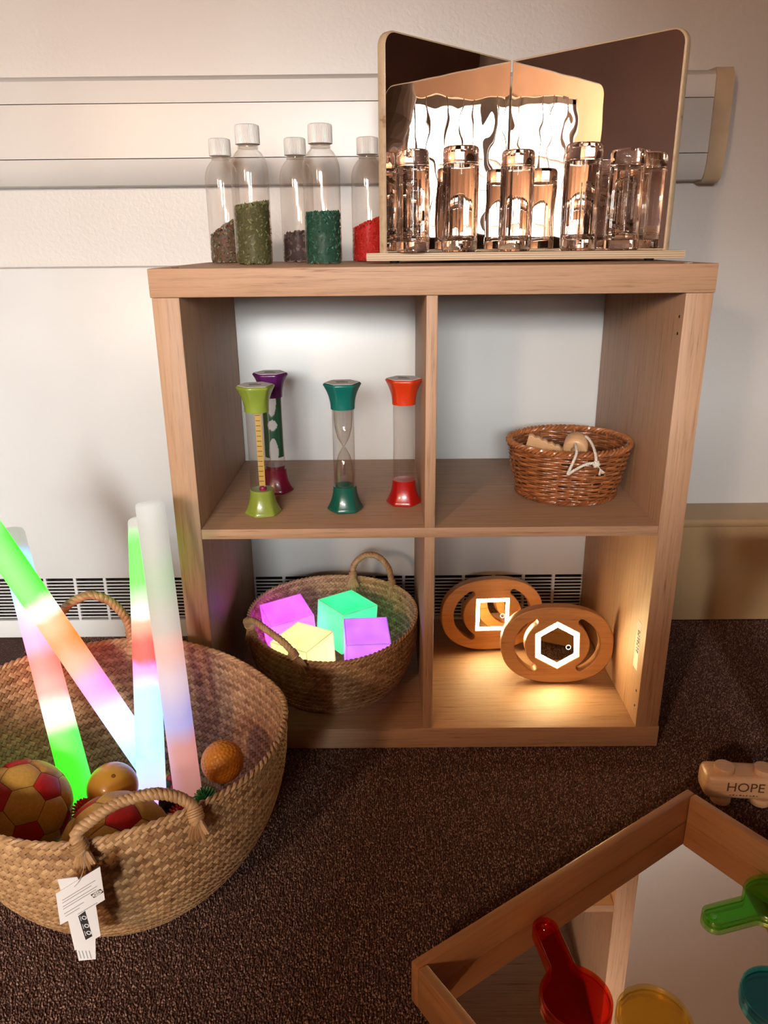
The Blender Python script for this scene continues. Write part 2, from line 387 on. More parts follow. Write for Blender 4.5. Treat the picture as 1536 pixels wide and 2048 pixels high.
# ------------------------------------------------------------------ heater casing behind the shelf
HY = 0.392; HX0, HX1 = -1.4, 0.44
ht = thing('convector_heater', 'white wall heater casing with slotted grille behind the shelf unit', 'heater', (0, HY, 0))
GZ0, GZ1 = 0.0405, 0.1375
MB().rbox(HX0, HX1, 0, 0.012, GZ1, 0.757, 0.0015).build('front_panel', M_white, ht)
MB().rbox(HX0, HX1, 0, 0.012, 0.0, GZ0, 0.001).build('bottom_strip', M_white, ht)
MB().box(HX0, HX1, 0.013, 0.154, 0.745, 0.756).build('top_cover', M_white, ht)
MB().box(HX1 - 0.012, HX1, 0.013, 0.154, 0.0, 0.744).build('side_cover', M_white, ht)
MB().box(HX0 + 0.02, HX1 - 0.02, 0.05, 0.06, 0.0, 0.7).build('inner_baffle', M_dark, ht)
nrow = 13; pitch = (GZ1 - GZ0) / nrow
sl = None
for k in range(1, nrow):
    z = GZ0 + k * pitch
    if sl is None: sl = MB().rbox(HX0, HX1, 0.0, 0.003, -0.00125, 0.00125, 0.0004, 1).build('slat', M_white, ht, (0, 0, z))
    else:
        c = sl.copy(); COL.objects.link(c); c.location.z = z
vb = None; x = 0.2212 - 0.0628 * 25
while x < HX1:
    if x > HX0:
        if vb is None: vb = MB().rbox(-0.0032, 0.0032, 0.0005, 0.009, GZ0 - 0.002, GZ1 + 0.002, 0.001, 1).build('mullion', M_white, ht, (x, 0, 0))
        else:
            c = vb.copy(); COL.objects.link(c); c.location.x = x
    x += 0.0628

# cable trunking along the wall
tr = thing('cable_trunking', 'cream white cable trunking along the wall above the shelf unit', 'trunking', (0, YB - 0.0008, 0.9))
TX0, TX1 = -2.2, 0.541
def yz(*p): return [(a - YB, z - 0.9) for a, z in p]
extr_x(MB(), yz((YB, 0.9055), (0.515, 0.906), (0.511, 0.915), (0.511, 1.075), (0.515, 1.081), (YB, 1.083)), TX0, TX1).build('backing', M_dark, tr, smooth=0)
extr_x(MB(), yz((0.5035, 1.0414), (0.5035, 1.076), (0.512, 1.0838), (YB - 0.001, 1.086), (YB - 0.001, 1.089), (0.510, 1.0868), (0.5005, 1.078), (0.499, 1.0414)), TX0, TX1).build('top_cover', M_trunk, tr)
extr_x(MB(), yz((0.5035, 0.9490), (0.5035, 1.0400), (0.4985, 1.0400), (0.4985, 0.9490)), TX0, TX1).build('middle_cover', M_trunk, tr)
extr_x(MB(), yz((0.5035, 0.9476), (0.499, 0.9476), (0.5002, 0.932), (0.505, 0.914), (0.514, 0.9035), (YB - 0.001, 0.902), (YB - 0.001, 0.9045), (0.513, 0.9055), (0.508, 0.915)), TX0, TX1).build('bottom_cover', M_trunk, tr)
ec = yz((YB, 0.898), (0.513, 0.898), (0.503, 0.905), (0.4965, 0.93), (0.494, 0.96), (0.494, 1.05), (0.4965, 1.078), (0.506, 1.091), (YB, 1.093))
bm_ = extr_x(MB(), ec, TX1, 0.573); bm_.build('end_cap', M_cap_cream, tr, smooth=50)

# skirting ledge to the right of the heater
sk = [(YB - 0.0005, 0.0), (0.4497, 0.0), (0.4497, 0.219), (0.4465, 0.221), (0.444, 0.226), (0.4438, 0.232), (0.446, 0.2365), (0.450, 0.238), (YB - 0.0005, 0.2395)]
struct(extr_x(MB(), sk, HX1 + 0.002, X1 - 0.001).build('baseboard_back', M_skirt, None, smooth=30))

# ------------------------------------------------------------------ shelf unit
W_, H_, D_ = 0.765, 0.765, 0.388
T1, T2, TB, OV, ZS = 0.0376, 0.0157, 0.038, 0.0021, 0.38359
hs = W_ / 2 - OV
su = thing('cube_shelf_unit', 'oak laminate shelf unit with four open square compartments', 'shelf unit', (0, 0, 0))
MB().rbox(-W_ / 2, W_ / 2, 0, D_, H_ - T1, H_, 0.0012).build('top_panel', M_oakx, su)
MB().rbox(-W_ / 2, W_ / 2, 0, D_, 0, TB, 0.0012).build('bottom_panel', M_oakx, su)
sp_ = []
for s in (-1, 1):
    a, b_ = sorted((s * hs, s * (hs - T1)))
    sp_.append(MB().rbox(a, b_, 0, D_, TB + 0.0002, H_ - T1 - 0.0002, 0.0012).build('side_panel', M_oakz, su))
IN = hs - T1
MB().rbox(-IN, IN, 0.0005, D_, ZS - T2 / 2, ZS + T2 / 2, 0.0008).build('shelf', M_oakx, su)
MB().rbox(-T2 / 2, T2 / 2, 0.0005, D_, ZS + T2 / 2, H_ - T1 - 0.0002, 0.0008).build('divider', M_oakz, su)
MB().rbox(-T2 / 2, T2 / 2, 0.0015, D_, TB + 0.0002, ZS - T2 / 2, 0.0008).build('divider', M_oakz, su)
ZT, ZM, ZL = H_, ZS + T2 / 2, TB
hole = MB().cyl((IN - 0.0004, 0.012, 0.695), (IN - 0.003, 0.012, 0.695), 0.0022, 10)
for z in (0.695, 0.672, 0.098, 0.07):
    h = MB(); h.cyl((0, 0, 0), (-0.0004, 0, 0), 0.0022, 10); h.build('pin_hole', M_dark, sp_[1], (IN, 0.014, z))
MB().cyl((0, 0, 0), (0, 0, 0.0008), 0.006, 16).build('screw_cover', simple('cover_grey', (196, 186, 176), 0.3), su, (0.352, 0.03, ZT))
MB().cyl((0, 0, 0), (0, 0, 0.0008), 0.005, 16).build('screw_cover', simple('cover_brown', (70, 52, 42), 0.5), su, (-0.352, 0.03, ZT))
M_paper = simple('paper_white', (252, 251, 250), 0.7, (30, 0.02))
M_ink = simple('printed_ink', (40, 36, 34), 0.7)
st = MB().box(-0.0003, 0.0, 0, 0.02, 0, 0.085).build('care_label', M_paper, sp_[1], (IN, 0.022, 0.13)); st['label'] = 'white paper sticker'
for k in range(7):
    for q in range(2):
        MB().box(-0.0005, -0.0003, 0.003 + q * 0.006, 0.007 + q * 0.006, 0.03 + k * 0.006, 0.0345 + k * 0.006 - 0.0012 * ((k + q) % 3)).build('print_mark', M_ink, st)

# ------------------------------------------------------------------ rice bottles on top
M_pet = clear('clear_bottle_plastic', (0.95, 0.935, 0.92), 0.05, 0.85, 0.05, 3.0, (0.86, 0.82, 0.78))
M_bcap = simple('white_bottle_cap', (255, 252, 248), 0.4)
def grains(n, rad, h_fn, ln=0.0062, gr=0.00105, seed=1):
    r = np.random.default_rng(seed); mb = MB()
    for i in range(n):
        th = r.uniform(0, 2 * PI); top = h_fn(th)
        if r.random() < 0.82: rr = rad - r.uniform(0.0006, 0.003); z = r.uniform(0.0015, top)
        else: rr = rad * math.sqrt(r.random()) * 0.97; z = h_fn(th) * (rr / rad) + h_fn(th + PI) * 0 + (1 - rr / rad) * h_fn(0.5 * PI) + r.uniform(-0.002, 0.0025)
        p = Vector((rr * math.cos(th), rr * math.sin(th), z))
        tg = Vector((-math.sin(th), math.cos(th), 0)); d = (tg * r.normal(0, 1) + Vector((0, 0, 1)) * r.normal(0, 1.1) + Vector((math.cos(th), math.sin(th), 0)) * r.normal(0, 0.18)).normalized()
        u = d.orthogonal().normalized(); v = d.cross(u); L = ln * r.uniform(0.8, 1.15) / 2; g = gr * r.uniform(0.85, 1.2)
        vs = [p - d * L] + [p - d * L * 0.4 + (u * math.cos(a) + v * math.sin(a)) * g for a in (0, 2.09, 4.19)] + [p + d * L * 0.4 + (u * math.cos(a) + v * math.sin(a)) * g for a in (0, 2.09, 4.19)] + [p + d * L]
        fs = [(0, 2, 1), (0, 3, 2), (0, 1, 3)] + [(1, 2, 5, 4), (2, 3, 6, 5), (3, 1, 4, 6)] + [(4, 5, 7), (5, 6, 7), (6, 4, 7)]
        mb.add(vs, fs)
    return mb
BR, BH = 0.0285, 0.1975
def bottle(x, y, label, h0, slope, sdir, mats, kind='rice', seed=1):
    t = thing('sensory_bottle', label, 'bottle', (x, y, ZT), (0, 0, 0), 'rice filled bottles on the shelf unit')
    prof = [(0.0001, 0.001), (0.022, 0.0006), (0.0265, 0.0018), (BR, 0.006), (BR, 0.135), (0.0275, 0.143), (0.0245, 0.152), (0.0195, 0.1595), (0.0148, 0.1640), (0.0138, 0.167), (0.0138, 0.172)]
    MB().lathe_open(prof, 48).build('bottle_body', M_pet, t, smooth=60)
    MB().lathe([(0.0152, 0.1652), (0.0158, 0.1672), (0.0152, 0.1690)], 32).build('neck_ring', M_pet, t)
    n = 96
    rf = lambda th, i: 1 + (0.035 if (round(th * n / 2 / PI) % 2) else 0.0) * (1 if 0 < i < 5 else 0)
    MB().lathe([(0.0165, 0.1705), (0.0178, 0.1712), (0.0178, 0.1745), (0.0178, 0.1935), (0.0172, 0.1965), (0.0155, BH), (0.0001, BH)], n, rf=rf).build('screw_cap', M_bcap, t, smooth=30)
    hf = lambda th: h0 + slope * math.cos(th - sdir)
    core = MB(); nn = 36; vs = []; fs = []; rr = BR - 0.0024
    for z in (0.0025, 1):
        for k in range(nn):
            th = 2 * PI * k / nn; vs.append((rr * math.cos(th), rr * math.sin(th), hf(th) - 0.002 if z == 1 else z))
    core.add(vs, [(k, (k + 1) % nn, (k + 1) % nn + nn, k + nn) for k in range(nn)] + [tuple(range(nn, 2 * nn)), tuple(range(nn - 1, -1, -1))])
    f = core.build('filling', mats[0], t, smooth=30); f['kind'] = 'stuff'
    if kind == 'rice': g = grains(int(1500 * h0 / 0.07), BR - 0.0012, hf, seed=seed)
    elif kind == 'fine': g = grains(int(1700 * h0 / 0.06), BR - 0.0010, hf, 0.004, 0.0011, seed=seed)
    else: g = grains(int(420 * h0 / 0.05), BR - 0.003, hf, 0.0105, 0.0032, seed=seed)
    o = g.build('loose_filling', mats[1], f, smooth=60); o['kind'] = 'stuff'
    return t
def fill(name, cols, dk): return (simple(name + '_shade', dk, 0.8), islands(name + '_grains', cols, 0.55))
bottle(-0.268, 0.192, 'clear bottle two-thirds full of olive green rice, at the front', 0.086, 0.004, 0.3, fill('olive_rice', [(110, 112, 62), (128, 128, 74), (96, 98, 52), (140, 138, 86)], (86, 86, 46)), seed=1)
bottle(-0.1592, 0.192, 'clear bottle of dark teal green rice, at the front', 0.0735, 0.001, 0, fill('teal_rice', [(22, 100, 76), (30, 116, 88), (18, 86, 66), (40, 124, 98)], (16, 76, 58)), seed=2)
bottle(-0.341, 0.348, 'clear bottle of mixed coloured rice behind the olive one', 0.058, 0.016, 0.2, fill('mixed_rice', [(150, 50, 34), (120, 120, 100), (60, 96, 80), (176, 150, 110), (80, 60, 50), (90, 110, 60)], (110, 84, 64)), seed=3)
bottle(-0.2140, 0.348, 'clear bottle with a little mauve brown pebble filling', 0.0455, 0.003, 0, fill('pebble', [(120, 92, 86), (140, 112, 104), (104, 78, 74)], (84, 62, 58)), 'pebble', seed=4)
bottle(-0.0917, 0.348, 'clear bottle of bright red grains beside the corner mirror', 0.0625, 0.011, 0.2, fill('red_grain', [(244, 34, 18), (228, 26, 14), (252, 52, 28)], (230, 28, 16)), 'fine', seed=5)

# ------------------------------------------------------------------ corner mirror
MC = (0.149, 0.363); MZ0, MZ1 = 0.7803, 1.077; PW = 0.299
mr = thing('corner_mirror', 'hinged plywood corner mirror standing on a flat plywood base', 'mirror', (MC[0], MC[1], ZT))
bs = link('base_board', put(shape_mesh('base_board', [[(-0.2405, -0.217), (0.2405, -0.217), (0.2405, -0.175), (0.035, 0.022), (-0.035, 0.022), (-0.2405, -0.175)]], 0.0113, 0.0006), M_ply), None, (0, 0, 0.00965), smooth=30); bs.parent = mr
for k in range(3): MB().box(-0.2398, 0.2398, 0.1457 - MC[1], 0.146 - MC[1] + 0.001, 0.0062 + k * 0.0032 - 0.00965, 0.0073 + k * 0.0032 - 0.00965).build('ply_layer', simple('ply_dark_layer', (176, 138, 104), 0.6), bs)
for fx, fy in ((-0.198, 0.162), (0.192, 0.162), (0.0, 0.365)):
    MB().lathe([(0.006, 0.0), (0.008, 0.0041)], 20).build('foot', M_black, bs, (fx, fy - MC[1], -0.00965))
M_mirror = mirror_mat('acrylic_mirror', (0.90, 0.86, 0.83), 0.00030, 14.0)
def round_corner_panel(w, h, r, inset=0.0):
    a = inset; pts = [(a, a), (w - a, a)]
    for k in range(9):
        th = PI / 2 * k / 8; pts.append((w - r + (r - a) * math.cos(th), h - r + (r - a) * math.sin(th)))
    pts.append((a, h - a)); return pts
for s in (-1, 1):
    me = put(shape_mesh('mirror_panel', [round_corner_panel(PW, MZ1 - MZ0, 0.022)], 0.012, 0.0012), M_ply)
    # local X runs from the hinge outwards, local Y up, local Z the face normal
    ang = math.atan2(-1, s)
    d = Vector((math.cos(ang), math.sin(ang), 0)); up = Vector((0, 0, 1))
    nrm = d.cross(up) ; inward = Vector((0, -1, 0)) if True else None
    face = nrm if nrm.dot(Vector((-s, -1, 0))) > 0 else -nrm
    mtx = Matrix(((d.x, up.x, nrm.x, 0), (d.y, up.y, nrm.y, 0), (d.z, up.z, nrm.z, 0), (0, 0, 0, 1)))
    o = link('mirror_panel', me, mr, smooth=35)
    off = -face * 0.0075
    o.matrix_local = Matrix.Translation(Vector((0, 0, MZ0 - ZT)) + off) @ mtx
    sgn = 1 if face == nrm else -1
    me2 = put(shape_mesh('mirror_sheet', [round_corner_panel(PW, MZ1 - MZ0, 0.022, 0.0028)], 0.0015), M_mirror)
    o2 = link('mirror_sheet', me2, o, smooth=0); o2.location = (0, 0, sgn * 0.0067)
vm = [(-0.208, -0.2105, 0), (0.208, -0.2105, 0), (0, -0.003, 0)]
mb = MB(); mb.add([(x, y, z) for z in (0.0155, 0.0163) for x, y, _ in vm], [(0, 1, 2), (5, 4, 3), (0, 1, 4, 3), (1, 2, 5, 4), (2, 0, 3, 5)])
mb.build('floor_mirror', M_mirror, mr, smooth=0)

# clear glitter cylinders in front of the mirror
m, nt, b = mat('clear_resin'); b.inputs['Transmission Weight'].default_value = 1.0; b.inputs['Roughness'].default_value = 0.0; b.inputs['IOR'].default_value = 1.30; b.inputs['Base Color'].default_value = (0.985, 0.965, 0.95, 1)
M_resin = m
M_acr = clear('clear_acrylic', (0.975, 0.955, 0.94), 0.07, 0.75, 0.02, 2.2)
M_glit = islands('glitter_specks', [(40, 30, 26), (230, 220, 205), (70, 56, 48), (255, 250, 240)], 0.3)
def glitter_tube(x, y, d, h, label, seed):
    R_ = d / 2; t = thing('glitter_cylinder', label, 'cylinder', (x, y, ZT + 0.01635), (0, 0, 0), 'clear glitter cylinders before the mirror')
    ri = R_ - 0.0048
    prof = [(0.0001, 0), (R_ - 0.002, 0), (R_, 0.002), (R_, h * 0.150), (R_ - 0.0006, h * 0.155), (R_, h * 0.16), (R_, h * 0.845), (R_ - 0.0009, h * 0.852), (R_ - 0.0003, h * 0.86), (R_ - 0.0005, h - 0.005), (R_ - 0.002, h - 0.0015), (R_ - 0.0045, h), (0.0001, h)]
    fl_ = np.random.default_rng(seed + 50).uniform(-0.006, 0.006, 72)
    MB().lathe(prof, 72, rf=lambda th, i: 1 + fl_[int(round(th * 72 / 2 / PI)) % 72]).build('shell', M_resin, t, smooth=40)
    iw = [(0.0001, h * 0.1), (ri - 0.001, h * 0.1), (ri, h * 0.11), (ri, h * 0.83), (ri - 0.001, h * 0.84), (0.0001, h * 0.84)]
    MB().lathe(iw, 72, rf=lambda th, i: 1 + 1.6 * fl_[int(round(th * 72 / 2 / PI) + 17) % 72]).build('inner_wall', M_resin, t, smooth=40).data.flip_normals()
    r = np.random.default_rng(seed); g = MB()
    for i in range(240):
        th = r.uniform(0, 2 * PI); q = R_ - r.uniform(0.0008, 0.0042); z = h * (0.02 + 0.93 * r.random() ** 1.25); e = r.uniform(0.00018, 0.00045)
        c = Vector((q * math.cos(th), q * math.sin(th), z))
        g.add([c + Vector(v) * e for v in ((1, 0, 0), (-1, 0, 0), (0, 1, 0), (0, -1, 0), (0, 0, 1), (0, 0, -1))], [(0, 2, 4), (2, 1, 4), (1, 3, 4), (3, 0, 4), (2, 0, 5), (1, 2, 5), (3, 1, 5), (0, 3, 5)])
    stuff(g.build('glitter', M_glit, t, smooth=0))
glitter_tube(-0.022, 0.150, 0.0490, 0.1410, 'clear glitter cylinder farthest left before the mirror', 11)
glitter_tube(0.0505, 0.168, 0.0535, 0.1465, 'clear glitter cylinder second from the left before the mirror', 12)
glitter_tube(0.1400, 0.200, 0.0510, 0.1440, 'clear glitter cylinder standing in line with the mirror hinge', 13)
glitter_tube(0.2330, 0.172, 0.0550, 0.1495, 'widest clear glitter cylinder, second from the right', 14)
glitter_tube(0.2975, 0.166, 0.0510, 0.1400, 'clear glitter cylinder farthest right before the brown mirror side', 15)
# ------------------------------------------------------------------ sand timers
M_tube = clear('timer_tube', (0.93, 0.9, 0.875), 0.05, 0.6, 0.05, 3.0)
def hexr(th, rot=0.0, n=6):
    a = (th - rot) % (2 * PI / n) - PI / n
    return math.cos(PI / n) / math.cos(a)
def timer(x, y, label, capcol, basecol, rotz):
    t = thing('sand_timer', label, 'sand timer', (x, y, ZM), (0, 0, rotz), 'sand timers on the upper shelf')
    def cap(name, flip, col):
        R0, R1 = 0.0185, 0.0285; prof = []; hc = 0.040
        for i in range(11):
            u = i / 10; prof.append((R0 + (R1 - R0) * u ** 2.2, hc * (1 - u) * 0.93 + 0.003))
        prof = [(0.0168, hc + 0.0002), (R0 - 0.0004, hc)] + prof + [(R1 - 0.0006, 0.0012), (R1 - 0.0022, 0.0), (0.0001, 0.0)]
        n = len(prof)
        def rf(th, i):
            u = min(1, max(0, (i - 3) / 8)); hx = 0.72 * hexr(th) / 0.955 + 0.28
            return (1 - u) * 1 + u * min(hx, 1.03)
        if flip: prof = [(r, 0.204 - z) for r, z in prof]
        return MB().lathe(prof, 60, rf=rf).build(name, simple('timer_' + name, col, 0.28, coat=0.3), t, smooth=50)
    cap('base_cap', False, basecol); tc_ = cap('top_cap', True, capcol)
    MB().lathe_open([(0.0172, 0.036), (0.0172, 0.168)], 40).build('tube', M_tube, t, smooth=60)
    lab = MB().lathe([(0.0258, 0.2038), (0.0256, 0.2044), (0.0001, 0.2045)], 60, rf=lambda th, i: hexr(th) / 0.955).build('top_label', M_paper, tc_, smooth=20)
    for k in range(3):
        MB().box(-0.009, 0.009 - 0.005 * (k == 2), -0.006 + k * 0.0055, -0.0047 + k * 0.0055, 0.2046, 0.2048).build('print_mark', M_ink, tc_)
    return t
t = timer(-0.2605, 0.0750, 'lime green capped timer with a yellow striped strip inside', (150, 172, 66), (158, 176, 70), 0.25)
o = MB().box(-0.0048, 0.0048, -0.001, 0.001, 0.041, 0.168).build('yellow_strip', simple('timer_yellow', (226, 190, 92), 0.5), t, (0.001, -0.005, 0), (0, 0, -0.25))
for k in range(15): MB().box(-0.0042, 0.0030, -0.0014, -0.001, 0.046 + k * 0.008, 0.0468 + k * 0.008).build('tick_mark', M_ink, o)
MB().lathe([(0.005, 0.0385), (0.0062, 0.042), (0.005, 0.0455), (0.0001, 0.046)], 16).build('float', simple('timer_magenta', (176, 18, 90), 0.4), t, (0.0015, -0.005, 0))
t = timer(-0.2545, 0.1915, 'purple capped timer with a green pattern inside, behind the lime one', (96, 26, 104), (128, 10, 54), 0.0)
# green liner with openings
outl = []
W2, Z0_, Z1_ = 0.0163, 0.062, 0.166
holes = []
for (zc, a, hz_) in ((0.158, 0.0095, 0.022), (0.1185, 0.0090, 0.0085), (0.077, 0.0090, 0.022)):
    holes.append([(a * math.cos(q), zc + hz_ * math.sin(q)) for q in np.linspace(0, 2 * PI, 28, endpoint=False)])
def liner(t, holes, col):
    mb = MB(); nx, nz = 40, 56; zz = np.linspace(Z0_, Z1_, nz); aa = np.linspace(-PI * 0.98, 0.0, nx)
    ins = lambda x, z: any(((x / 0.0080) ** 2 + ((z - zc) / hz_) ** 2) < 1 for zc, hz_ in ((0.160, 0.026), (0.1185, 0.0088), (0.0720, 0.0240)))
    vs = []; ix = {}
    fs = []
    def vid(i, j):
        if (i, j) not in ix: ix[(i, j)] = len(vs); vs.append((0.0158 * math.cos(aa[i]), 0.0158 * math.sin(aa[i]), zz[j]))
        return ix[(i, j)]
    for i in range(nx - 1):
        for j in range(nz - 1):
            x = 0.0158 * math.cos((aa[i] + aa[i + 1]) / 2) ; z = (zz[j] + zz[j + 1]) / 2
            if not ins(x - 0.001, z): fs.append((vid(i, j), vid(i + 1, j), vid(i + 1, j + 1), vid(i, j + 1)))
    mb.add(vs, fs); o = mb.build('pattern_liner', simple('timer_green_liner', col, 0.35), t, smooth=60)
    md = o.modifiers.new('thick', 'SOLIDIFY'); md.thickness = 0.0006; return o
liner(t, holes, (14, 102, 78))
MB().lathe([(0.0001, 0.0365), (0.0160, 0.0365), (0.0160, 0.046), (0.0001, 0.046)], 32).build('liquid', simple('timer_liquid', (120, 8, 62), 0.3), t)
t = timer(-0.1305, 0.0900, 'teal capped timer with a clear hourglass inside', (16, 118, 108), (14, 104, 88), 0.12)
hg = [(0.0150, 0.040), (0.0150, 0.060), (0.0135, 0.075), (0.0095, 0.090), (0.0035, 0.1005), (0.0016, 0.104), (0.0035, 0.1075), (0.0095, 0.118), (0.0135, 0.134), (0.0150, 0.150), (0.0150, 0.166)]
MB().lathe_open(hg, 36).build('hourglass', clear('hourglass_glass', (0.95, 0.94, 0.93), 0.09, 0.8, 0.04, 2.0), t, smooth=60)
MB().lathe([(0.0145, 0.0385), (0.0145, 0.042), (0.006, 0.0445), (0.0001, 0.045)], 24).build('sand', simple('teal_sand', (20, 110, 92), 0.9), t)
t = timer(-0.0358, 0.1215, 'orange-red capped empty looking timer beside the divider', (226, 62, 22), (196, 16, 10), -0.1)
MB().lathe([(0.0160, 0.037), (0.0160, 0.0395), (0.0001, 0.0392)], 32).build('sand', simple('red_sand', (206, 40, 20), 0.8), t)

# ------------------------------------------------------------------ wicker basket on the upper shelf
M_wick = simple('varnished_willow', (158, 92, 50), 0.32, (60, 0.35), None, coat=0.3)
M_wick2 = simple('varnished_willow_pale', (186, 116, 68), 0.32, (60, 0.3), None, coat=0.3)
WC = (0.2400, 0.1690); WH = 0.094
wk = thing('wicker_basket', 'small round brown wicker basket on the upper right shelf', 'basket', (WC[0], WC[1], ZM))
def wr(z): u = z / WH; return 0.0785 + 0.0195 * u + 0.002 * math.sin(u * PI)
NS = 30; WYS = 0.97
for k in range(NS):
    th = 2 * PI * (k + 0.5) / NS
    pts = [((wr(z) - 0.0002) * math.cos(th + 0.10 * z / WH * (1 if k % 1 == 0 else 0)), (wr(z)) * WYS * math.sin(th + 0.10 * z / WH), z) for z in np.linspace(0.002, WH - 0.003, 8)]
    MB().tube(pts, 0.0016, 6).build('stake', M_wick2, wk, smooth=60)
rows = 21
for q in range(rows):
    z0 = 0.006 + q * (WH - 0.017) / (rows - 1); pts = []
    n = NS * 6; rg = np.random.default_rng(q); ph = rg.uniform(0, 6); jz = rg.uniform(0.0004, 0.001)
    for i in range(n):
        th = 2 * PI * i / n; off = 0.0022 * math.cos(NS / 2 * th + (PI if q % 2 else 0)) if True else 0
        z = z0 + jz * math.sin(3 * th + ph) + 0.0006 * math.sin(7 * th + ph)
        r = wr(z) + off; tw = 0.10 * z / WH
        pts.append((r * math.cos(th + tw), r * WYS * math.sin(th + tw), z))
    MB().tube(pts, 0.00205, 6, closed=True).build('weaver', M_wick if q % 3 else M_wick2, wk, smooth=60)
for nm, zc, ro, rs, tw_ in (('rim', WH - 0.0035, 0.0036, 0.0025, 26), ('foot_border', 0.0050, 0.0026, 0.0022, 22)):
    mb = MB()
    for s in range(3):
        pts = []
        for i in range(260):
            th = 2 * PI * i / 260; a = tw_ * th / 1 * 1 + s * 2 * PI / 3
            r = wr(zc) + 0.0005 + ro * math.cos(a); pts.append((r * math.cos(th), r * WYS * math.sin(th), zc + ro * 0.9 * math.sin(a)))
        mb.tube(pts, rs, 5, closed=True)
    mb.build(nm, M_wick2 if nm == 'rim' else M_wick, wk, smooth=60)
MB().lathe([(0.0775, 0.003), (0.0775, 0.007), (0.0001, 0.007)], 40).build('base', M_wick, wk)
# things in the wicker basket
gd = thing('grooved_wood_ring', 'thick wooden ring bead threaded on white rope in the wicker basket', 'wooden toy', (0.2395, 0.1160, ZM + 0.062))
prof = [(0.0062, -0.0125), (0.017, -0.0125), (0.0190, -0.0105), (0.0195, 0), (0.0190, 0.0105), (0.017, 0.0125), (0.0062, 0.0125)]
n_ = len(prof); ringmb = MB(); vs = []; fs = []
for i, (r, z) in enumerate(prof):
    for k in range(36): vs.append((r * math.cos(2 * PI * k / 36), r * math.sin(2 * PI * k / 36), z))
for i in range(n_):
    for k in range(36):
        a = i * 36 + k; b_ = i * 36 + (k + 1) % 36; c_ = ((i + 1) % n_) * 36 + (k + 1) % 36; d_ = ((i + 1) % n_) * 36 + k; fs.append((a, b_, c_, d_))
ax = Vector((-0.35, -0.80, -0.42)).normalized()
ringmb.add(vs, fs).build('ring', M_toy, gd, (0, 0, 0.033), dirrot(ax), smooth=50)
M_rope = simple('cotton_rope', (255, 246, 232), 0.9, (400, 0.2), (900, 0.4))
def rope_path(ctrl, n=40):
    P = np.array(ctrl, float); m = len(P); out = []
    for i in range(m - 1):
        p0, p1, p2, p3 = P[max(i - 1, 0)], P[i], P[i + 1], P[min(i + 2, m - 1)]
        for k in range(n // (m - 1) + 1):
            t = k / (n // (m - 1) + 1)
            out.append(0.5 * ((2 * p1) + (-p0 + p2) * t + (2 * p0 - 5 * p1 + 4 * p2 - p3) * t * t + (-p0 + 3 * p1 - 3 * p2 + p3) * t ** 3))
    out.append(P[-1]); return np.array(out)
def cord(mb, path, R_, rs, strands=3, turns=None, n=6, flat=1.0):
    P = np.array(path); m = len(P); T = np.gradient(P, axis=0); T /= np.linalg.norm(T, axis=1)[:, None] + 1e-12
    seg = np.linalg.norm(np.diff(P, axis=0), axis=1); s = np.concatenate([[0], np.cumsum(seg)]); turns = turns or s[-1] / (R_ * 9)
    a = np.array([0, 0, 1.0]) if abs(T[0][2]) < 0.9 else np.array([1.0, 0, 0]); u = np.cross(T[0], a); U = []
    for i in range(m):
        u = u - T[i] * np.dot(u, T[i]); u /= np.linalg.norm(u) + 1e-12; U.append(u.copy())
    U = np.array(U); Vv = np.cross(T, U)
    for k in range(strands):
        ph = 2 * PI * turns * s / s[-1] + 2 * PI * k / strands
        mb.tube(P + R_ * (np.cos(ph)[:, None] * U + flat * np.sin(ph)[:, None] * Vv), rs, n)
    return mb
WB = np.array([0.2395, 0.1160, ZM + 0.062])
def loc(p): return np.array(p) - WB
rp = [(0.2355, 0.108, 0.486), (0.2325, 0.094, 0.494), (0.2290, 0.0690, 0.487), (0.2215, 0.0620, 0.470), (0.2160, 0.0610, 0.4555), (0.2245, 0.0605, 0.4610), (0.2400, 0.0600, 0.4700), (0.2510, 0.0600, 0.4725), (0.2575, 0.0600, 0.4720)]
mb = MB(); cord(mb, [loc(p) for p in rope_path(rp, 90)], 0.0011, 0.0014, 3)
rp2 = [(0.2470, 0.128, 0.492), (0.2525, 0.112, 0.502), (0.2565, 0.090, 0.497), (0.2575, 0.068, 0.487), (0.2580, 0.061, 0.476), (0.2585, 0.060, 0.472)]
cord(mb, [loc(p) for p in rope_path(rp2, 60)], 0.0011, 0.0014, 3)
mb.build('rope', M_rope, gd, smooth=70)
kn = MB()
for k in range(3):
    th0 = k * 2.1; pts = [loc((0.2580 + 0.0045 * math.cos(a) * math.cos(th0), 0.0585 + 0.0032 * math.sin(a), 0.4715 + 0.0045 * math.cos(a) * math.sin(th0))) for a in np.linspace(0, 2 * PI, 20, endpoint=False)]
    kn.tube(pts, 0.0022, 6, closed=True)
kn.build('knot', M_rope, gd, smooth=70)
fr = MB()
for k in range(14):
    e = (0.2655 + 0.009 * (k / 13 - 0.3) + rng.uniform(-0.001, 0.001), 0.0575 + rng.uniform(-0.002, 0.002), 0.4555 + rng.uniform(-0.003, 0.003) + 0.004 * k / 13)
    fr.tube([loc(p) for p in rope_path([(0.2595, 0.0585, 0.470), (0.2635, 0.0565, 0.465), e], 8)], 0.0005, 4)
fr.build('frayed_end', M_rope, gd)
sc = [(0.050 * u - 0.025, 0.0) for u in (0, 1)]
ol = [(-0.034, -0.014), (0.034, -0.014)] + [(0.034 - 0.068 * i / 40, 0.010 - 0.010 * (1 - i / 40) + 0.0030 * abs(math.sin(i / 40 * PI * 6))) for i in range(41)]
o = link('wood_slice', put(shape_mesh('wood_slice', [ol], 0.008, 0.001), M_toy), None, (0.2015, 0.1500, ZM + 0.0870), (PI / 2 + 0.3, 0.22, -0.25), 40)
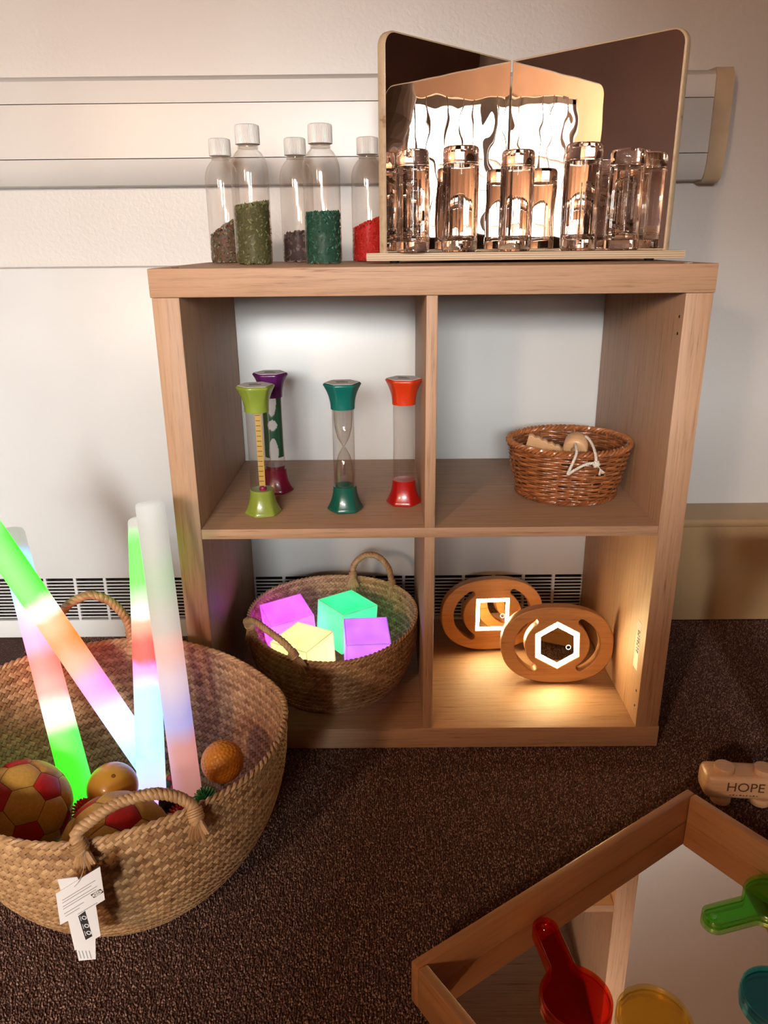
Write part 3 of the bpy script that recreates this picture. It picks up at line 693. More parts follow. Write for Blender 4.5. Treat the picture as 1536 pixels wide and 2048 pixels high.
tag(o, 'flat wooden piece with a scalloped edge inside the wicker basket', 'wooden toy')

# ------------------------------------------------------------------ seagrass baskets
def seagrass(name, light, dark, seedv):
    m, nt, b = mat(name); b.inputs['Roughness'].default_value = 0.5; b.inputs['Specular IOR Level'].default_value = 0.35
    tc = N(nt, 'ShaderNodeTexCoord'); n = N(nt, 'ShaderNodeTexNoise'); n.inputs['Scale'].default_value = 70; n.inputs['Detail'].default_value = 3
    oi = N(nt, 'ShaderNodeObjectInfo'); ad = N(nt, 'ShaderNodeMath', operation='MULTIPLY_ADD'); ad.inputs[1].default_value = 0.30
    nt.links.new(tc.outputs['Object'], n.inputs['Vector']); nt.links.new(oi.outputs['Random'], ad.inputs[0]); nt.links.new(n.outputs['Fac'], ad.inputs[2])
    L, D = alb(light), alb(dark); mid = tuple((a + d) / 2 for a, d in zip(L[:3], D[:3]))
    r = ramp(nt, [(0.36, D), (0.62, mid), (0.9, L)]); nt.links.new(ad.outputs[0], r.inputs[0]); nt.links.new(r.outputs[0], b.inputs['Base Color'])
    return m
def woven(parent, r_fn, z_fn, Nn, k, w, h, mtl, mtl2, rref):
    """plaited 2/2 twill of slanting strips on the basket surface; every strip is its own object"""
    def surf(t, s):
        th = 2 * PI * t; r, ry = r_fn(th, s); return np.stack([r * np.cos(th), ry * np.sin(th), z_fn(th, s)], -1)
    M_ = int(round(2 * k * Nn))
    q = np.sort(np.concatenate([np.arange(M_ + 1) - 0.27, np.arange(M_ + 1) + 0.27])); qi = np.round(q).astype(int)
    q = np.clip(q, 0, M_); s = q / M_ ; kk = M_ / (2.0 * Nn); e = 1e-3
    for dirn in (1, -1):
        for i in range(Nn):
            t = i / Nn + dirn * kk * s
            over = (qi % 4) < 2
            if dirn < 0: over = ~over
            P = surf(t, s); Pt = (surf(t + e, s) - surf(t - e, s)); Ps = (surf(t, np.clip(s + e, 0, 1)) - surf(t, np.clip(s - e, 0, 1)))
            nn = np.cross(Pt, Ps); nn /= np.linalg.norm(nn, axis=1)[:, None] + 1e-12
            T = np.gradient(P, axis=0); T /= np.linalg.norm(T, axis=1)[:, None] + 1e-12
            B = np.cross(nn, T)
            off = np.where(over, h, -h)
            ww = (w * (1 + 0.08 * math.sin(i * 1.7)) / 2 * np.hypot(P[:, 0], P[:, 1]) / rref)[:, None]
            jit = nrg.uniform(-0.00025, 0.00025, len(q))
            c = P + nn * (off * 1.0 + np.sign(off) * 0.0005 + jit)[:, None]
            l = P + nn * (off * 0.75)[:, None] + B * ww; r = P + nn * (off * 0.75)[:, None] - B * ww
            vs = np.stack([l, c, r], 1).reshape(-1, 3); n = len(q)
            a = np.arange(n - 1) * 3
            fs = np.concatenate([np.stack([a, a + 1, a + 4, a + 3], 1), np.stack([a + 1, a + 2, a + 5, a + 4], 1)])
            me = bpy.data.meshes.new('seagrass_strip'); me.from_pydata(vs.tolist(), [], fs.tolist()); me.materials.append(mtl if dirn > 0 else mtl2)
            link('seagrass_strip', me, parent, smooth=0)
def edge_rope(parent, r_fn, z_fn, mtl, R_=0.0022, rs=0.0022, tw=60, dz=0.0):
    mb = MB(); n = 420
    for sidx in range(2):
        pts = []
        for i in range(n):
            th = 2 * PI * i / n; r, ry = r_fn(np.array(th), np.array(1.0)); a = tw * th + sidx * PI
            z = float(z_fn(np.array(th), np.array(1.0))) + dz
            pts.append(((r + R_ * math.cos(a)) * math.cos(th), (ry + R_ * math.cos(a)) * math.sin(th), z + R_ * math.sin(a)))
        mb.tube(pts, rs, 5, closed=True)
    return mb.build('rim', mtl, parent, smooth=60)
def handle(parent, ctrl, base, mtl, R_=0.0042, rs=0.0044, tas=0.03, tdir=((0, 0, -1), (0, 0, -1))):
    """plaited grass handle: cord arch, two bindings and frayed tassels at its ends"""
    path = rope_path([np.array(c) - np.array(base) for c in ctrl], 80)
    mb = MB(); cord(mb, path, R_, rs, 3, turns=len(ctrl) * 1.1 + 2, n=6, flat=0.8); h = mb.build('handle', mtl, parent, smooth=60)
    for e, (a, b_) in enumerate(((path[0], path[4]), (path[-1], path[-5]))):
        d = (b_ - a) / np.linalg.norm(b_ - a); w_ = MB(); u = np.cross(d, (0.3, 0.8, 0.4)); u /= np.linalg.norm(u); v = np.cross(d, u)
        pts = [a + d * (0.002 + 0.012 * q / 60) + (R_ + rs * 0.95) * (math.cos(q * 0.5) * u + math.sin(q * 0.5) * v) for q in range(61)]
        w_.tube(pts, 0.0016, 5); w_.build('binding', mtl, h, smooth=60)
        tq = MB(); td = np.array(tdir[e], float); td /= np.linalg.norm(td)
        for q in range(9):
            x_ = (q - 4) / 4; sd = np.cross(td, (0, 1, 0)) if abs(td[1]) < 0.8 else np.array((1.0, 0, 0)); sd = sd / np.linalg.norm(sd)
            en = a + td * tas * (0.8 + 0.3 * math.sin(q * 2.3)) + sd * x_ * 0.011
            tq.tube([a + sd * x_ * 0.004, (a + en) / 2 + sd * x_ * 0.002, en], [0.0026, 0.0024, 0.0014], 5)
        tq.build('tassel', mtl, h, smooth=60)
    return h

# --- small basket with light cubes (lower left compartment)
SB = (-0.1620, 0.1520, ZL)
M_sg1 = seagrass('seagrass_small_a', (232, 190, 142), (172, 126, 82), 1); M_sg1b = seagrass('seagrass_small_b', (212, 166, 118), (150, 106, 66), 2)
b1 = thing('seagrass_basket', 'round seagrass basket of glowing cubes inside the shelf unit', 'basket', SB)
def r1(th, s):
    r = 0.108 + 0.036 * np.sin(np.clip(s, 0, 1) * PI * 0.5) ** 0.8 + 0.004 * np.sin(s * PI); return r * 1.03, r * 1.0
def z1(th, s): return 0.003 + s * (0.132 + 0.012 * np.sin(th) + 0.004 * np.cos(2 * th))
woven(b1, r1, z1, 112, 0.19, 0.0052, 0.0013, M_sg1, M_sg1b, 0.145)
edge_rope(b1, r1, z1, M_sg1, 0.0018, 0.0020, 56)
MB().lathe([(0.107, 0.0), (0.110, 0.003), (0.107, 0.006), (0.0001, 0.0045)], 60).build('base', M_sg1b, b1)
handle(b1, [(-0.1305, 0.272, 0.1870), (-0.128, 0.275, 0.213), (-0.108, 0.275, 0.2330), (-0.082, 0.270, 0.2330), (-0.062, 0.262, 0.2120), (-0.0545, 0.250, 0.1780)], SB, M_sg1, 0.0034, 0.0035, 0.03, ((0, 0.15, -1), (0.05, 0.15, -1)))
handle(b1, [(-0.2990, 0.100, 0.1740), (-0.3015, 0.080, 0.1960), (-0.285, 0.060, 0.2070), (-0.2545, 0.030, 0.2020), (-0.2280, 0.012, 0.1900), (-0.2110, 0.006, 0.1680)], SB, M_sg1, 0.0034, 0.0035, 0.026, ((0.1, -0.3, -1), (0.4, -0.3, -1)))

# glowing cubes
def cube(label, c, sz, rot, col, st):
    o = MB().rbox(-sz / 2, sz / 2, -sz / 2, sz / 2, -sz / 2, sz / 2, 0.0035, 3).build('light_cube', glow('cube_glow', col, st, (96, 96, 96)), None, c, rot, 50)
    e = MB(); h_ = sz / 2 - 0.0006
    for ax in range(3):
        for a_ in (-1, 1):
            for b_ in (-1, 1):
                p = [0, 0, 0]; q_ = [0, 0, 0]; p[ax] = -h_; q_[ax] = h_; p[(ax + 1) % 3] = q_[(ax + 1) % 3] = a_ * h_; p[(ax + 2) % 3] = q_[(ax + 2) % 3] = b_ * h_
                e.cyl(p, q_, 0.0010, 6)
    e.build('moulded_edges', glow('cube_edge', tuple(int(x * 0.8) for x in col), st * 0.8, (150, 140, 140)), o, smooth=60)
    tag(o, label, 'light cube', 'glowing cubes in the small basket'); return o
cube('pink glowing cube at the left of the small basket', (-0.2440, 0.1700, ZL + 0.098), 0.078, (0.10, -0.10, 0.40), (190, 64, 226), 2.2)
cube('green glowing cube, tallest in the small basket', (-0.1390, 0.1800, ZL + 0.105), 0.077, (0.04, 0.06, 0.70), (0, 180, 106), 2.0)
cube('pale yellow glowing cube at the front left of the small basket', (-0.2080, 0.0790, ZL + 0.092), 0.076, (0.05, -0.02, -0.55), (200, 190, 116), 1.9)
cube('violet glowing cube at the right of the small basket', (-0.1010, 0.0980, ZL + 0.095), 0.075, (0.16, 0.02, 0.10), (150, 76, 206), 2.1)

# ------------------------------------------------------------------ light-up wooden ovals (lower right compartment)
def supere(a, b_, n=72, e=2.35):
    out = []
    for k in range(n):
        th = 2 * PI * k / n; c, s = math.cos(th), math.sin(th)
        out.append((a * math.copysign(abs(c) ** (2 / e), c), b_ * math.copysign(abs(s) ** (2 / e), s)))
    return out
def crescent(side, a=0.067, b_=0.055, w0=0.0085, a0=128, a1=232):
    cl = []; n = 22
    for k in range(n + 1):
        th = math.radians(a0 + (a1 - a0) * k / n); cl.append(np.array((a * math.cos(th), b_ * math.sin(th))))
    cl = np.array(cl); T = np.gradient(cl, axis=0); T /= np.linalg.norm(T, axis=1)[:, None]; Nn = np.stack([-T[:, 1], T[:, 0]], 1)
    w = np.array([w0 * (0.72 + 0.38 * math.sin(PI * k / n)) for k in range(n + 1)])
    A = cl + Nn * w[:, None]; B = cl - Nn * w[:, None]
    e1 = [cl[-1] + w[-1] * (Nn[-1] * math.cos(q) + T[-1] * math.sin(q)) for q in np.linspace(0.3, PI - 0.3, 7)]
    e0 = [cl[0] + w[0] * (-Nn[0] * math.cos(q) - T[0] * math.sin(q)) for q in np.linspace(0.3, PI - 0.3, 7)]
    pts = list(A) + e1 + list(B[::-1]) + e0
    return [(side * -p[0] if side > 0 else p[0], p[1]) for p in pts]
def poly(n, r, rot=0.0): return [(r * math.cos(2 * PI * k / n + rot), r * math.sin(2 * PI * k / n + rot)) for k in range(n)]
M_led = glow('led_warm_white', (255, 214, 150), 110.0, (230, 220, 200))
M_ledmir = mirror_mat('led_panel_mirror', (0.74, 0.62, 0.50))
def oval(label, c, rot, nside, R_, prot, band, A=0.1000, B=0.0725, TH=0.022):
    t = thing('lamp_board', label, 'light panel', c, rot, 'wooden light panels on the lower shelf')
    win = poly(nside, R_ + 0.0006, prot)
    o = link('wooden_board', put(shape_mesh('wooden_board', [supere(A, B), crescent(-1), crescent(1), win], TH, 0.0018, 2), M_bamboo), t, smooth=35)
    fr = link('light_frame', put(shape_mesh('light_frame', [poly(nside, R_, prot), poly(nside, R_ - band, prot)], 0.004), M_led), t, (0, 0, TH / 2 - 0.0028), smooth=0)
    mi = link('mirror_pane', put(shape_mesh('mirror_pane', [poly(nside, R_ - band - 0.0002, prot)], 0.003), M_ledmir), t, (0, 0, TH / 2 - 0.0030), smooth=0)
    link('touch_ring', put(shape_mesh('touch_ring', [poly(24, 0.0046), poly(24, 0.0036)], 0.0006), glow('touch_ring_glow', (255, 240, 220), 2.0)), mi, (0.020, -0.004, 0.0018), smooth=0)
    link('back_plate', put(shape_mesh('back_plate', [poly(nside, R_ - 0.0002, prot)], 0.002), M_black), t, (0, 0, -TH / 2 + 0.004), smooth=0)
    return t
lean = 0.10
zc = 0.0725 * math.cos(lean) + 0.011 * math.sin(lean) + 0.0002
oval('oval wooden light panel with glowing hexagon, leaning at the front', (0.2395, 0.150, ZL + zc), (PI / 2 - lean, 0, -0.03), 6, 0.0435, PI / 2 + 0.03, 0.0090)
oval('oval wooden light panel with glowing square, behind the hexagon one', (0.1385, 0.272, ZL + zc), (PI / 2 - lean, 0, 0.10), 4, 0.0450, PI / 4 - 0.02, 0.0085)

# ------------------------------------------------------------------ big seagrass basket on the floor
BB = (-0.408, -0.240, 0.0)
M_sg2 = seagrass('seagrass_big_a', (228, 184, 132), (164, 118, 74), 3); M_sg2b = seagrass('seagrass_big_b', (200, 154, 106), (132, 90, 54), 4)
b2 = thing('seagrass_basket', 'large round seagrass basket of balls and light sticks on the carpet', 'basket', BB)
def r2(th, s):
    r = 0.125 + 0.082 * (1 - (1 - np.clip(s, 0, 1)) ** 2.6) + 0.003 * np.sin(2 * th + 1) * s
    return r, r
def z2(th, s): return 0.004 + s * (0.212 + 0.030 * np.clip(np.cos(th - 2.8), 0, 1) ** 1.5 - 0.012 * np.exp(-((th % (2 * PI) - 0.6) / 0.4) ** 2) + 0.003 * np.sin(5 * th))
woven(b2, r2, z2, 148, 0.212, 0.0063, 0.0017, M_sg2, M_sg2b, 0.205)
edge_rope(b2, r2, z2, M_sg2, 0.0022, 0.0024, 70)
MB().lathe([(0.121, 0.0), (0.127, 0.004), (0.123, 0.008), (0.0001, 0.006)], 72).build('base', M_sg2b, b2)
handle(b2, [(-0.3765, -0.452, 0.2120), (-0.3825, -0.449, 0.2304), (-0.3677, -0.437, 0.2398), (-0.3469, -0.424, 0.2481), (-0.3182, -0.41, 0.2476), (-0.2963, -0.402, 0.2395), (-0.2778, -0.40, 0.2252), (-0.2701, -0.409, 0.2100)], BB, M_sg2, 0.0038, 0.0040, 0.020, ((0.1, -0.35, -1), (0.1, -0.35, -1)))
handle(b2, [(-0.5560, -0.088, 0.2250), (-0.5452, -0.08, 0.2800), (-0.5311, -0.073, 0.3005), (-0.5165, -0.066, 0.3098), (-0.4969, -0.06, 0.3139), (-0.4785, -0.052, 0.3026), (-0.4635, -0.045, 0.2810), (-0.4557, -0.04, 0.2541), (-0.4577, -0.038, 0.2050)], BB, M_sg2, 0.0038, 0.0040, 0.032, ((0.1, -0.3, -1), (0.05, -0.3, -1)))

# paper tag hanging on the basket
tg = thing('paper_tag', 'white printed cardboard tag hanging on the large basket', 'tag', (-0.3746, -0.4771, 0.2013)); tg.scale = (0.893, 0.893, 0.893)
def card(name, pts, y, thick=0.0006, m=M_paper):
    lp = [(x + 0.412, z - 0.13) for x, z in pts]
    return link(name, put(shape_mesh(name, [lp], thick), m), tg, (0, y, 0), (PI / 2, 0, 0), 0)
c1 = card('card', [(-0.4391, 0.1096), (-0.3845, 0.1476), (-0.3851, 0.1005), (-0.3963, 0.0925), (-0.3969, 0.0471), (-0.4299, 0.0248), (-0.4311, 0.0699), (-0.4409, 0.0640)], 0.0)
c2 = card('card', [(-0.4351, 0.1284), (-0.4125, 0.1318), (-0.4000, 0.075), (-0.4082, 0.0095), (-0.4284, 0.0074), (-0.4290, 0.06)], 0.0015)
sl_ = math.atan2(0.1476 - 0.1096, 0.0546)
def onq(px, pz): return (px + 0.412, pz - 0.13, 0.0004)
M_grey = simple('faint_print', (150, 150, 150), 0.8)
for k, (x, z, L) in enumerate(((-0.433, 0.100, 0.050), (-0.4335, 0.0960, 0.044), (-0.434, 0.0905, 0.052), (-0.434, 0.0870, 0.050), (-0.434, 0.0800, 0.030), (-0.433, 0.0765, 0.022), (-0.4185, 0.0795, 0.030))):
    mb = MB().box(0, L, -0.00035, 0.00035, 0, 0.0001); o = mb.build('print_line', M_grey, c1, onq(x, z), (0, 0, sl_), 0)
lg = MB().box(-0.0075, 0.0075, -0.0028, 0.0028, 0, 0.00012).build('logo_block', M_ink, c1, onq(-0.3925, 0.1098), (0, 0, sl_), 0)
link('logo_oval', put(shape_mesh('logo_oval', [[(0.0070 * math.cos(a), 0.0024 * math.sin(a)) for a in np.linspace(0, 2 * PI, 28, endpoint=False)]], 0.0001), M_paper), c1, Vector(onq(-0.3925, 0.1098)) + Vector((0, 0, 0.0002)), (0, 0, sl_), 0)
link('logo_lettering', put(text_mesh('logo_lettering', 'IKEA', 0.0046, 0.00003), M_ink), c1, Vector(onq(-0.3925, 0.1098)) + Vector((0, 0, 0.00035)), (0, 0, sl_), 0)
bk = MB(); bk.add([(*onq(x, z)[:2], q) for q in (0.0003, 0.00045) for x, z in ((-0.4185, 0.0768), (-0.4095, 0.0845), (-0.4065, 0.0468), (-0.4150, 0.0410))], [(3, 2, 1, 0), (4, 5, 6, 7), (0, 1, 5, 4), (1, 2, 6, 5), (2, 3, 7, 6), (3, 0, 4, 7)])
bk.build('print_panel', M_ink, c1, smooth=0)
for k, (x, z) in enumerate(((-0.4120, 0.0745), (-0.4108, 0.0625), (-0.4098, 0.0520))):
    link('print_symbol', put(shape_mesh('print_symbol', [poly(8, 0.0030, 0.3), poly(8, 0.0019, 0.3)], 0.0001), M_paper), c1, Vector(onq(x, z)) + Vector((0, 0, 0.00012)), None, 0)
    MB().box(-0.0003, 0.0003, -0.0035, 0.0035, 0, 0.0001).build('print_line', M_paper, c1, Vector(onq(x - 0.0042, z - 0.001)) + Vector((0, 0, 0.0001)), (0, 0, 0.08), 0)
for k in range(4): MB().box(-0.0004, 0.0004, -0.006, 0.006, 0, 0.0001).build('print_line', M_grey, c2, (-0.4255 + 0.412 + 0.004 * k, 0.0170 - 0.13, 0.0004), (0, 0, 0.08), 0)
MB().tube([(p[0] + 0.412, p[1] + 0.4055, p[2] - 0.13) for p in rope_path([(-0.4165, -0.4063, 0.120), (-0.409, -0.4075, 0.130), (-0.404, -0.403, 0.143), (-0.409, -0.3845, 0.151)], 20)], 0.0004, 5).build('string', simple('nylon_string', (206, 196, 186), 0.4), tg)

# ------------------------------------------------------------------ foam light sticks
def stick(label, p0, p1, stops, r=0.0192):
    p0, p1 = Vector(p0), Vector(p1); L = (p1 - p0).length
    t = thing('foam_light_stick', label, 'light stick', p0, dirrot(p1 - p0), 'foam light sticks in the large basket')
    m, nt, b = mat('foam_stick'); b.inputs['Base Color'].default_value = (0.18, 0.18, 0.17, 1); b.inputs['Roughness'].default_value = 0.7
    tc = N(nt, 'ShaderNodeTexCoord'); sx_ = N(nt, 'ShaderNodeSeparateXYZ'); dv = N(nt, 'ShaderNodeMath', operation='DIVIDE'); dv.inputs[1].default_value = L
    nt.links.new(tc.outputs['Object'], sx_.inputs[0]); nt.links.new(sx_.outputs['Z'], dv.inputs[0])
    nz = N(nt, 'ShaderNodeTexNoise'); nz.inputs['Scale'].default_value = 30; nt.links.new(tc.outputs['Object'], nz.inputs['Vector'])
    ma = N(nt, 'ShaderNodeMath', operation='MULTIPLY_ADD'); ma.inputs[1].default_value = 0.05; nt.links.new(nz.outputs['Fac'], ma.inputs[0])
    sb = N(nt, 'ShaderNodeMath', operation='SUBTRACT'); sb.inputs[1].default_value = 0.025; nt.links.new(dv.outputs[0], sb.inputs[0]); nt.links.new(sb.outputs[0], ma.inputs[2])
    rp_ = ramp(nt, [(p, lin(c)) for p, c in stops], 'EASE'); nt.links.new(ma.outputs[0], rp_.inputs[0]); nt.links.new(rp_.outputs[0], b.inputs['Emission Color'])
    b.inputs['Emission Strength'].default_value = 2.3
    n2 = N(nt, 'ShaderNodeTexNoise'); n2.inputs['Scale'].default_value = 900; nt.links.new(tc.outputs['Object'], n2.inputs['Vector'])
    bp = N(nt, 'ShaderNodeBump'); bp.inputs['Strength'].default_value = 0.35; bp.inputs['Distance'].default_value = 0.001; nt.links.new(n2.outputs['Fac'], bp.inputs['Height']); nt.links.new(bp.outputs[0], b.inputs['Normal'])
    prof = [(0.0001, 0), (r * 0.85, 0), (r, 0.004), (r, L - 0.006), (r * 0.95, L - 0.0025), (r * 0.8, L - 0.0004), (0.0001, L)]
    MB().lathe(prof, 40).build('foam_tube', m, t, smooth=60)
    MB().lathe([(0.0001, 0), (0.012, 0.0), (0.012, 0.006), (0.0001, 0.006)], 20).build('battery_end', M_paper, t, (0, 0, -0.0062))
    return t
GR, RD, OR, PK, BL, WH, UNLIT_GLOW, LV = (40, 220, 26), (240, 8, 0), (240, 84, 16), (206, 92, 156), (118, 158, 212), (192, 180, 166), (118, 116, 110), (158, 126, 196)  # grey stop glows to imitate daylight on the unlit foam ends
stick('foam light stick leaning far left, crossing in front of its neighbour', (-0.4044, -0.165, 0.0965), (-0.6352, -0.08, 0.4645), [(0.0, BL), (0.18, (147, 164, 209)), (0.30, PK), (0.40, (203, 106, 82)), (0.48, OR), (0.55, (201, 114, 73)), (0.60, WH), (0.66, GR), (0.86, GR), (0.93, UNLIT_GLOW), (1.0, UNLIT_GLOW)])
stick('foam light stick glowing green at the bottom and pink above', (-0.4660, -0.254, 0.0920), (-0.6165, -0.025, 0.4017), [(0.0, (49, 164, 41)), (0.05, GR), (0.24, GR), (0.32, WH), (0.40, (203, 98, 90)), (0.50, (205, 73, 65)), (0.58, (201, 106, 147)), (0.66, LV), (0.76, BL), (0.88, BL), (0.94, UNLIT_GLOW), (1, UNLIT_GLOW)])
stick('foam light stick with a red band, green at the top', (-0.3870, -0.224, 0.0700), (-0.4270, -0.010, 0.4140), [(0.0, LV), (0.12, (139, 155, 209)), (0.22, BL), (0.38, BL), (0.46, (196, 98, 188)), (0.50, RD), (0.545, RD), (0.61, (201, 106, 82)), (0.66, WH), (0.71, (122, 188, 114)), (0.77, GR), (0.90, GR), (0.97, UNLIT_GLOW), (1, UNLIT_GLOW)])
stick('pale foam light stick standing tallest at the right of the basket', (-0.3460, -0.192, 0.0600), (-0.3824, -0.100, 0.4703), [(0.0, (104, 70, 63)), (0.18, (131, 86, 82)), (0.28, (103, 98, 136)), (0.42, (134, 116, 124)), (0.52, (144, 104, 95)), (0.60, (119, 109, 101)), (0.75, (101, 113, 91)), (0.88, (113, 111, 104)), (1, (122, 120, 115))])

# ------------------------------------------------------------------ balls
PHI = (1 + 5 ** 0.5) / 2
ICO = [Vector(v).normalized() for v in ((0, 1, PHI), (0, -1, PHI), (0, 1, -PHI), (0, -1, -PHI), (1, PHI, 0), (-1, PHI, 0), (1, -PHI, 0), (-1, -PHI, 0), (PHI, 0, 1), (-PHI, 0, 1), (PHI, 0, -1), (-PHI, 0, -1))]
EL = min((a - b_).length for i, a in enumerate(ICO) for b_ in ICO[:i])
def near(i): return [j for j in range(12) if j != i and (ICO[i] - ICO[j]).length < EL * 1.05]
def panel_mesh(name, corners, R_, m, rings=4):
    c = sum(corners, Vector()).normalized(); u = (corners[0] - c * corners[0].dot(c)).normalized(); v = c.cross(u)
    corners = sorted(corners, key=lambda p: math.atan2(p.dot(v), p.dot(u))); k = len(corners); vs = [c * R_ * 1.012]; fs = []; seg = 4; n = k * seg
    for q in range(1, rings + 1):
        f = q / rings * 0.985
        for a in range(k):
            for e in range(seg):
                p = corners[a].lerp(corners[(a + 1) % k], e / seg); d = c.lerp(p, f).normalized(); vs.append(d * R_ * (1.012 - 0.035 * max(0, f - 0.72) ** 2 / 0.07))
    for a in range(n): fs.append((0, 1 + a, 1 + (a + 1) % n))
    for q in range(rings - 1):
        for a in range(n): fs.append((1 + q * n + a, 1 + (q + 1) * n + a, 1 + (q + 1) * n + (a + 1) % n, 1 + q * n + (a + 1) % n))
    me = bpy.data.meshes.new(name); me.from_pydata([tuple(p) for p in vs], [], fs); me.materials.append(m); return me
def uv_sphere(mb, R_, nu=40, nv=24, c=(0, 0, 0)):
    return mb.lathe([(max(R_ * math.sin(PI * i / nv), 1e-5), -R_ * math.cos(PI * i / nv) + c[2]) for i in range(nv + 1)], nu, (c[0], c[1]))
M_bred = simple('ball_red_cloth', (224, 24, 30), 0.55, (300, 0.12), (700, 0.2, 0.0006)); M_byel = simple('ball_yellow_cloth', (246, 194, 88), 0.55, (300, 0.10), (700, 0.2, 0.0006))
def aim(src_n, src_t, c, fwd, ang):
    """turn the ball so that src_n looks along fwd (right, up, toward viewer) with src_t at angle ang"""
    d = (CAM - Vector(c)).normalized(); rt = Vector((0, 0, 1)).cross(d).normalized(); up = d.cross(rt)
    n = (rt * fwd[0] + up * fwd[1] + d * fwd[2]).normalized(); tv = rt * math.cos(ang) + up * math.sin(ang); tv = (tv - n * tv.dot(n)).normalized()
    sn = src_n.normalized(); st_ = (src_t - sn * src_t.dot(sn)).normalized()
    A = Matrix((sn, st_, sn.cross(st_))).transposed(); B = Matrix((n, tv, n.cross(tv))).transposed()
    return (B @ A.transposed()).to_euler()
def football(label, c, R_, rot):
    t = thing('soft_football', label, 'ball', c, rot, 'red and yellow footballs in the large basket')
    uv_sphere(MB(), R_ * 0.972).build('core', M_dark, t)
    for i in range(12):
        link('panel', panel_mesh('panel', [(ICO[i] * 2 + ICO[j]).normalized() for j in near(i)], R_, M_bred), t, smooth=60)
    for i in range(12):
        for j in near(i):
            for k in near(i):
                if i < j < k and k in near(j):
                    cs = []
                    for a, b_ in ((i, j), (j, k), (k, i)): cs += [(ICO[a] * 2 + ICO[b_]).normalized(), (ICO[b_] * 2 + ICO[a]).normalized()]
                    link('panel', panel_mesh('panel', cs, R_, M_byel), t, smooth=60)
    return t
football('red and yellow soft football at the left edge of the basket', (-0.5200, -0.2987, 0.1354), 0.0584, aim(ICO[0] + ICO[1] + ICO[8], ICO[0], (-0.52, -0.2987, 0.1354), (0.05, 0.05, 1), math.radians(25)))
football('red and yellow soft football under the front basket handle', (-0.3850, -0.3550, 0.1250), 0.0636, aim(ICO[0], ICO[8], (-0.385, -0.355, 0.125), (0.19, 0.54, 0.82), math.radians(200)))
yb = thing('yellow_ball', 'smooth golden yellow ball between the footballs and sticks', 'ball', (-0.4200, -0.2620, 0.1365))
uv_sphere(MB(), 0.0320).build('shell', simple('ball_golden', (252, 192, 78), 0.35, (30, 0.05), coat=0.3), yb)
MB().lathe([(0.003, 0.0317), (0.0024, 0.0324), (0.0001, 0.0325)], 12).build('valve', simple('valve_brown', (150, 104, 40), 0.5), yb, (0, 0, 0), (0.4, 0.3, 0))
# dimpled orange ball
bm = bmesh.new(); bmesh.ops.create_icosphere(bm, subdivisions=6, radius=1.0)
fib = []
for i in range(340):
    z = 1 - 2 * (i + 0.5) / 340; a = i * PI * (3 - 5 ** 0.5); q = math.sqrt(1 - z * z); fib.append((q * math.cos(a), q * math.sin(a), z))
fib = np.array(fib); Vv = np.array([v.co[:] for v in bm.verts]); dm = (Vv @ fib.T).max(1); ang = np.arccos(np.clip(dm, -1, 1))
dep = np.clip(1 - (ang / 0.090) ** 2, 0, 1) * 0.035
for v, d in zip(bm.verts, dep): v.co = v.co * (1 - d) * 0.0283
me = bpy.data.meshes.new('dimpled_ball'); bm.to_mesh(me); bm.free(); me.materials.append(simple('ball_orange', (255, 164, 48), 0.42, (30, 0.05), coat=0.15))
tag(link('dimpled_ball', me, None, (-0.2880, -0.2140, 0.1390), None, 180), 'dimpled orange ball at the right inside the large basket', 'ball')
def spiky(label, c, R_, cols, n=90, ln=0.35, seed=0):
    t = thing('spiky_ball', label, 'ball', c, (seed, seed * 0.7, 0)); m = simple('spiky_rubber', cols, 0.4, coat=0.2)
    uv_sphere(MB(), R_ * 0.8, 24, 14).build('core', m, t)
    mb = MB()
    for i in range(n):
        z = 1 - 2 * (i + 0.5) / n; a = i * PI * (3 - 5 ** 0.5); q = math.sqrt(1 - z * z); d = np.array((q * math.cos(a), q * math.sin(a), z))
        mb.tube([d * R_ * 0.76, d * R_ * 0.95, d * R_ * (0.98 + ln * 0.6), d * R_ * (1 + ln * 0.68)], [R_ * 0.11, R_ * 0.09, R_ * 0.075, R_ * 0.03], 6)
    stuff(mb.build('spikes', m, t, smooth=50)); return t
spiky('orange-red spiky ball between the two footballs', (-0.4450, -0.2970, 0.1310), 0.0130, (255, 80, 44), 110, 0.25, 1)
spiky('small orange-red spiky ball beside the front handle', (-0.3207, -0.3170, 0.1400), 0.0110, (255, 76, 44), 90, 0.35, 2)
spiky('small green spiky ball by the right end of the front handle', (-0.2870, -0.3110, 0.1570), 0.0110, (52, 150, 80), 140, 0.75, 3)
nb = thing('navy_ball', 'small dark navy ball behind the front handle', 'ball', (-0.3397, -0.2874, 0.1340)); uv_sphere(MB(), 0.0140, 28, 18).build('shell', simple('ball_navy', (26, 44, 66), 0.4), nb)
rb = thing('red_ball', 'small red ball showing at the right rim of the basket', 'ball', (-0.2740, -0.2620, 0.0960)); uv_sphere(MB(), 0.0290, 28, 18).build('shell', simple('ball_red', (186, 30, 26), 0.4), rb)
mc = thing('bead_cluster', 'tiny bead ball of many colours between the two upright sticks', 'ball', (-0.3780, -0.1740, 0.0720))
for i, cc in enumerate(((200, 30, 30), (230, 190, 60), (40, 90, 50), (230, 110, 40), (30, 40, 70), (200, 40, 60), (60, 120, 60), (220, 170, 50), (190, 40, 40), (40, 60, 100))):
    z = 1 - 2 * (i + 0.5) / 10; a = i * PI * (3 - 5 ** 0.5); q = math.sqrt(1 - z * z)
    uv_sphere(MB(), 0.0060, 16, 10).build('bead', simple('bead_colour', cc, 0.4), mc, (0.008 * q * math.cos(a), 0.008 * q * math.sin(a), 0.008 * z))

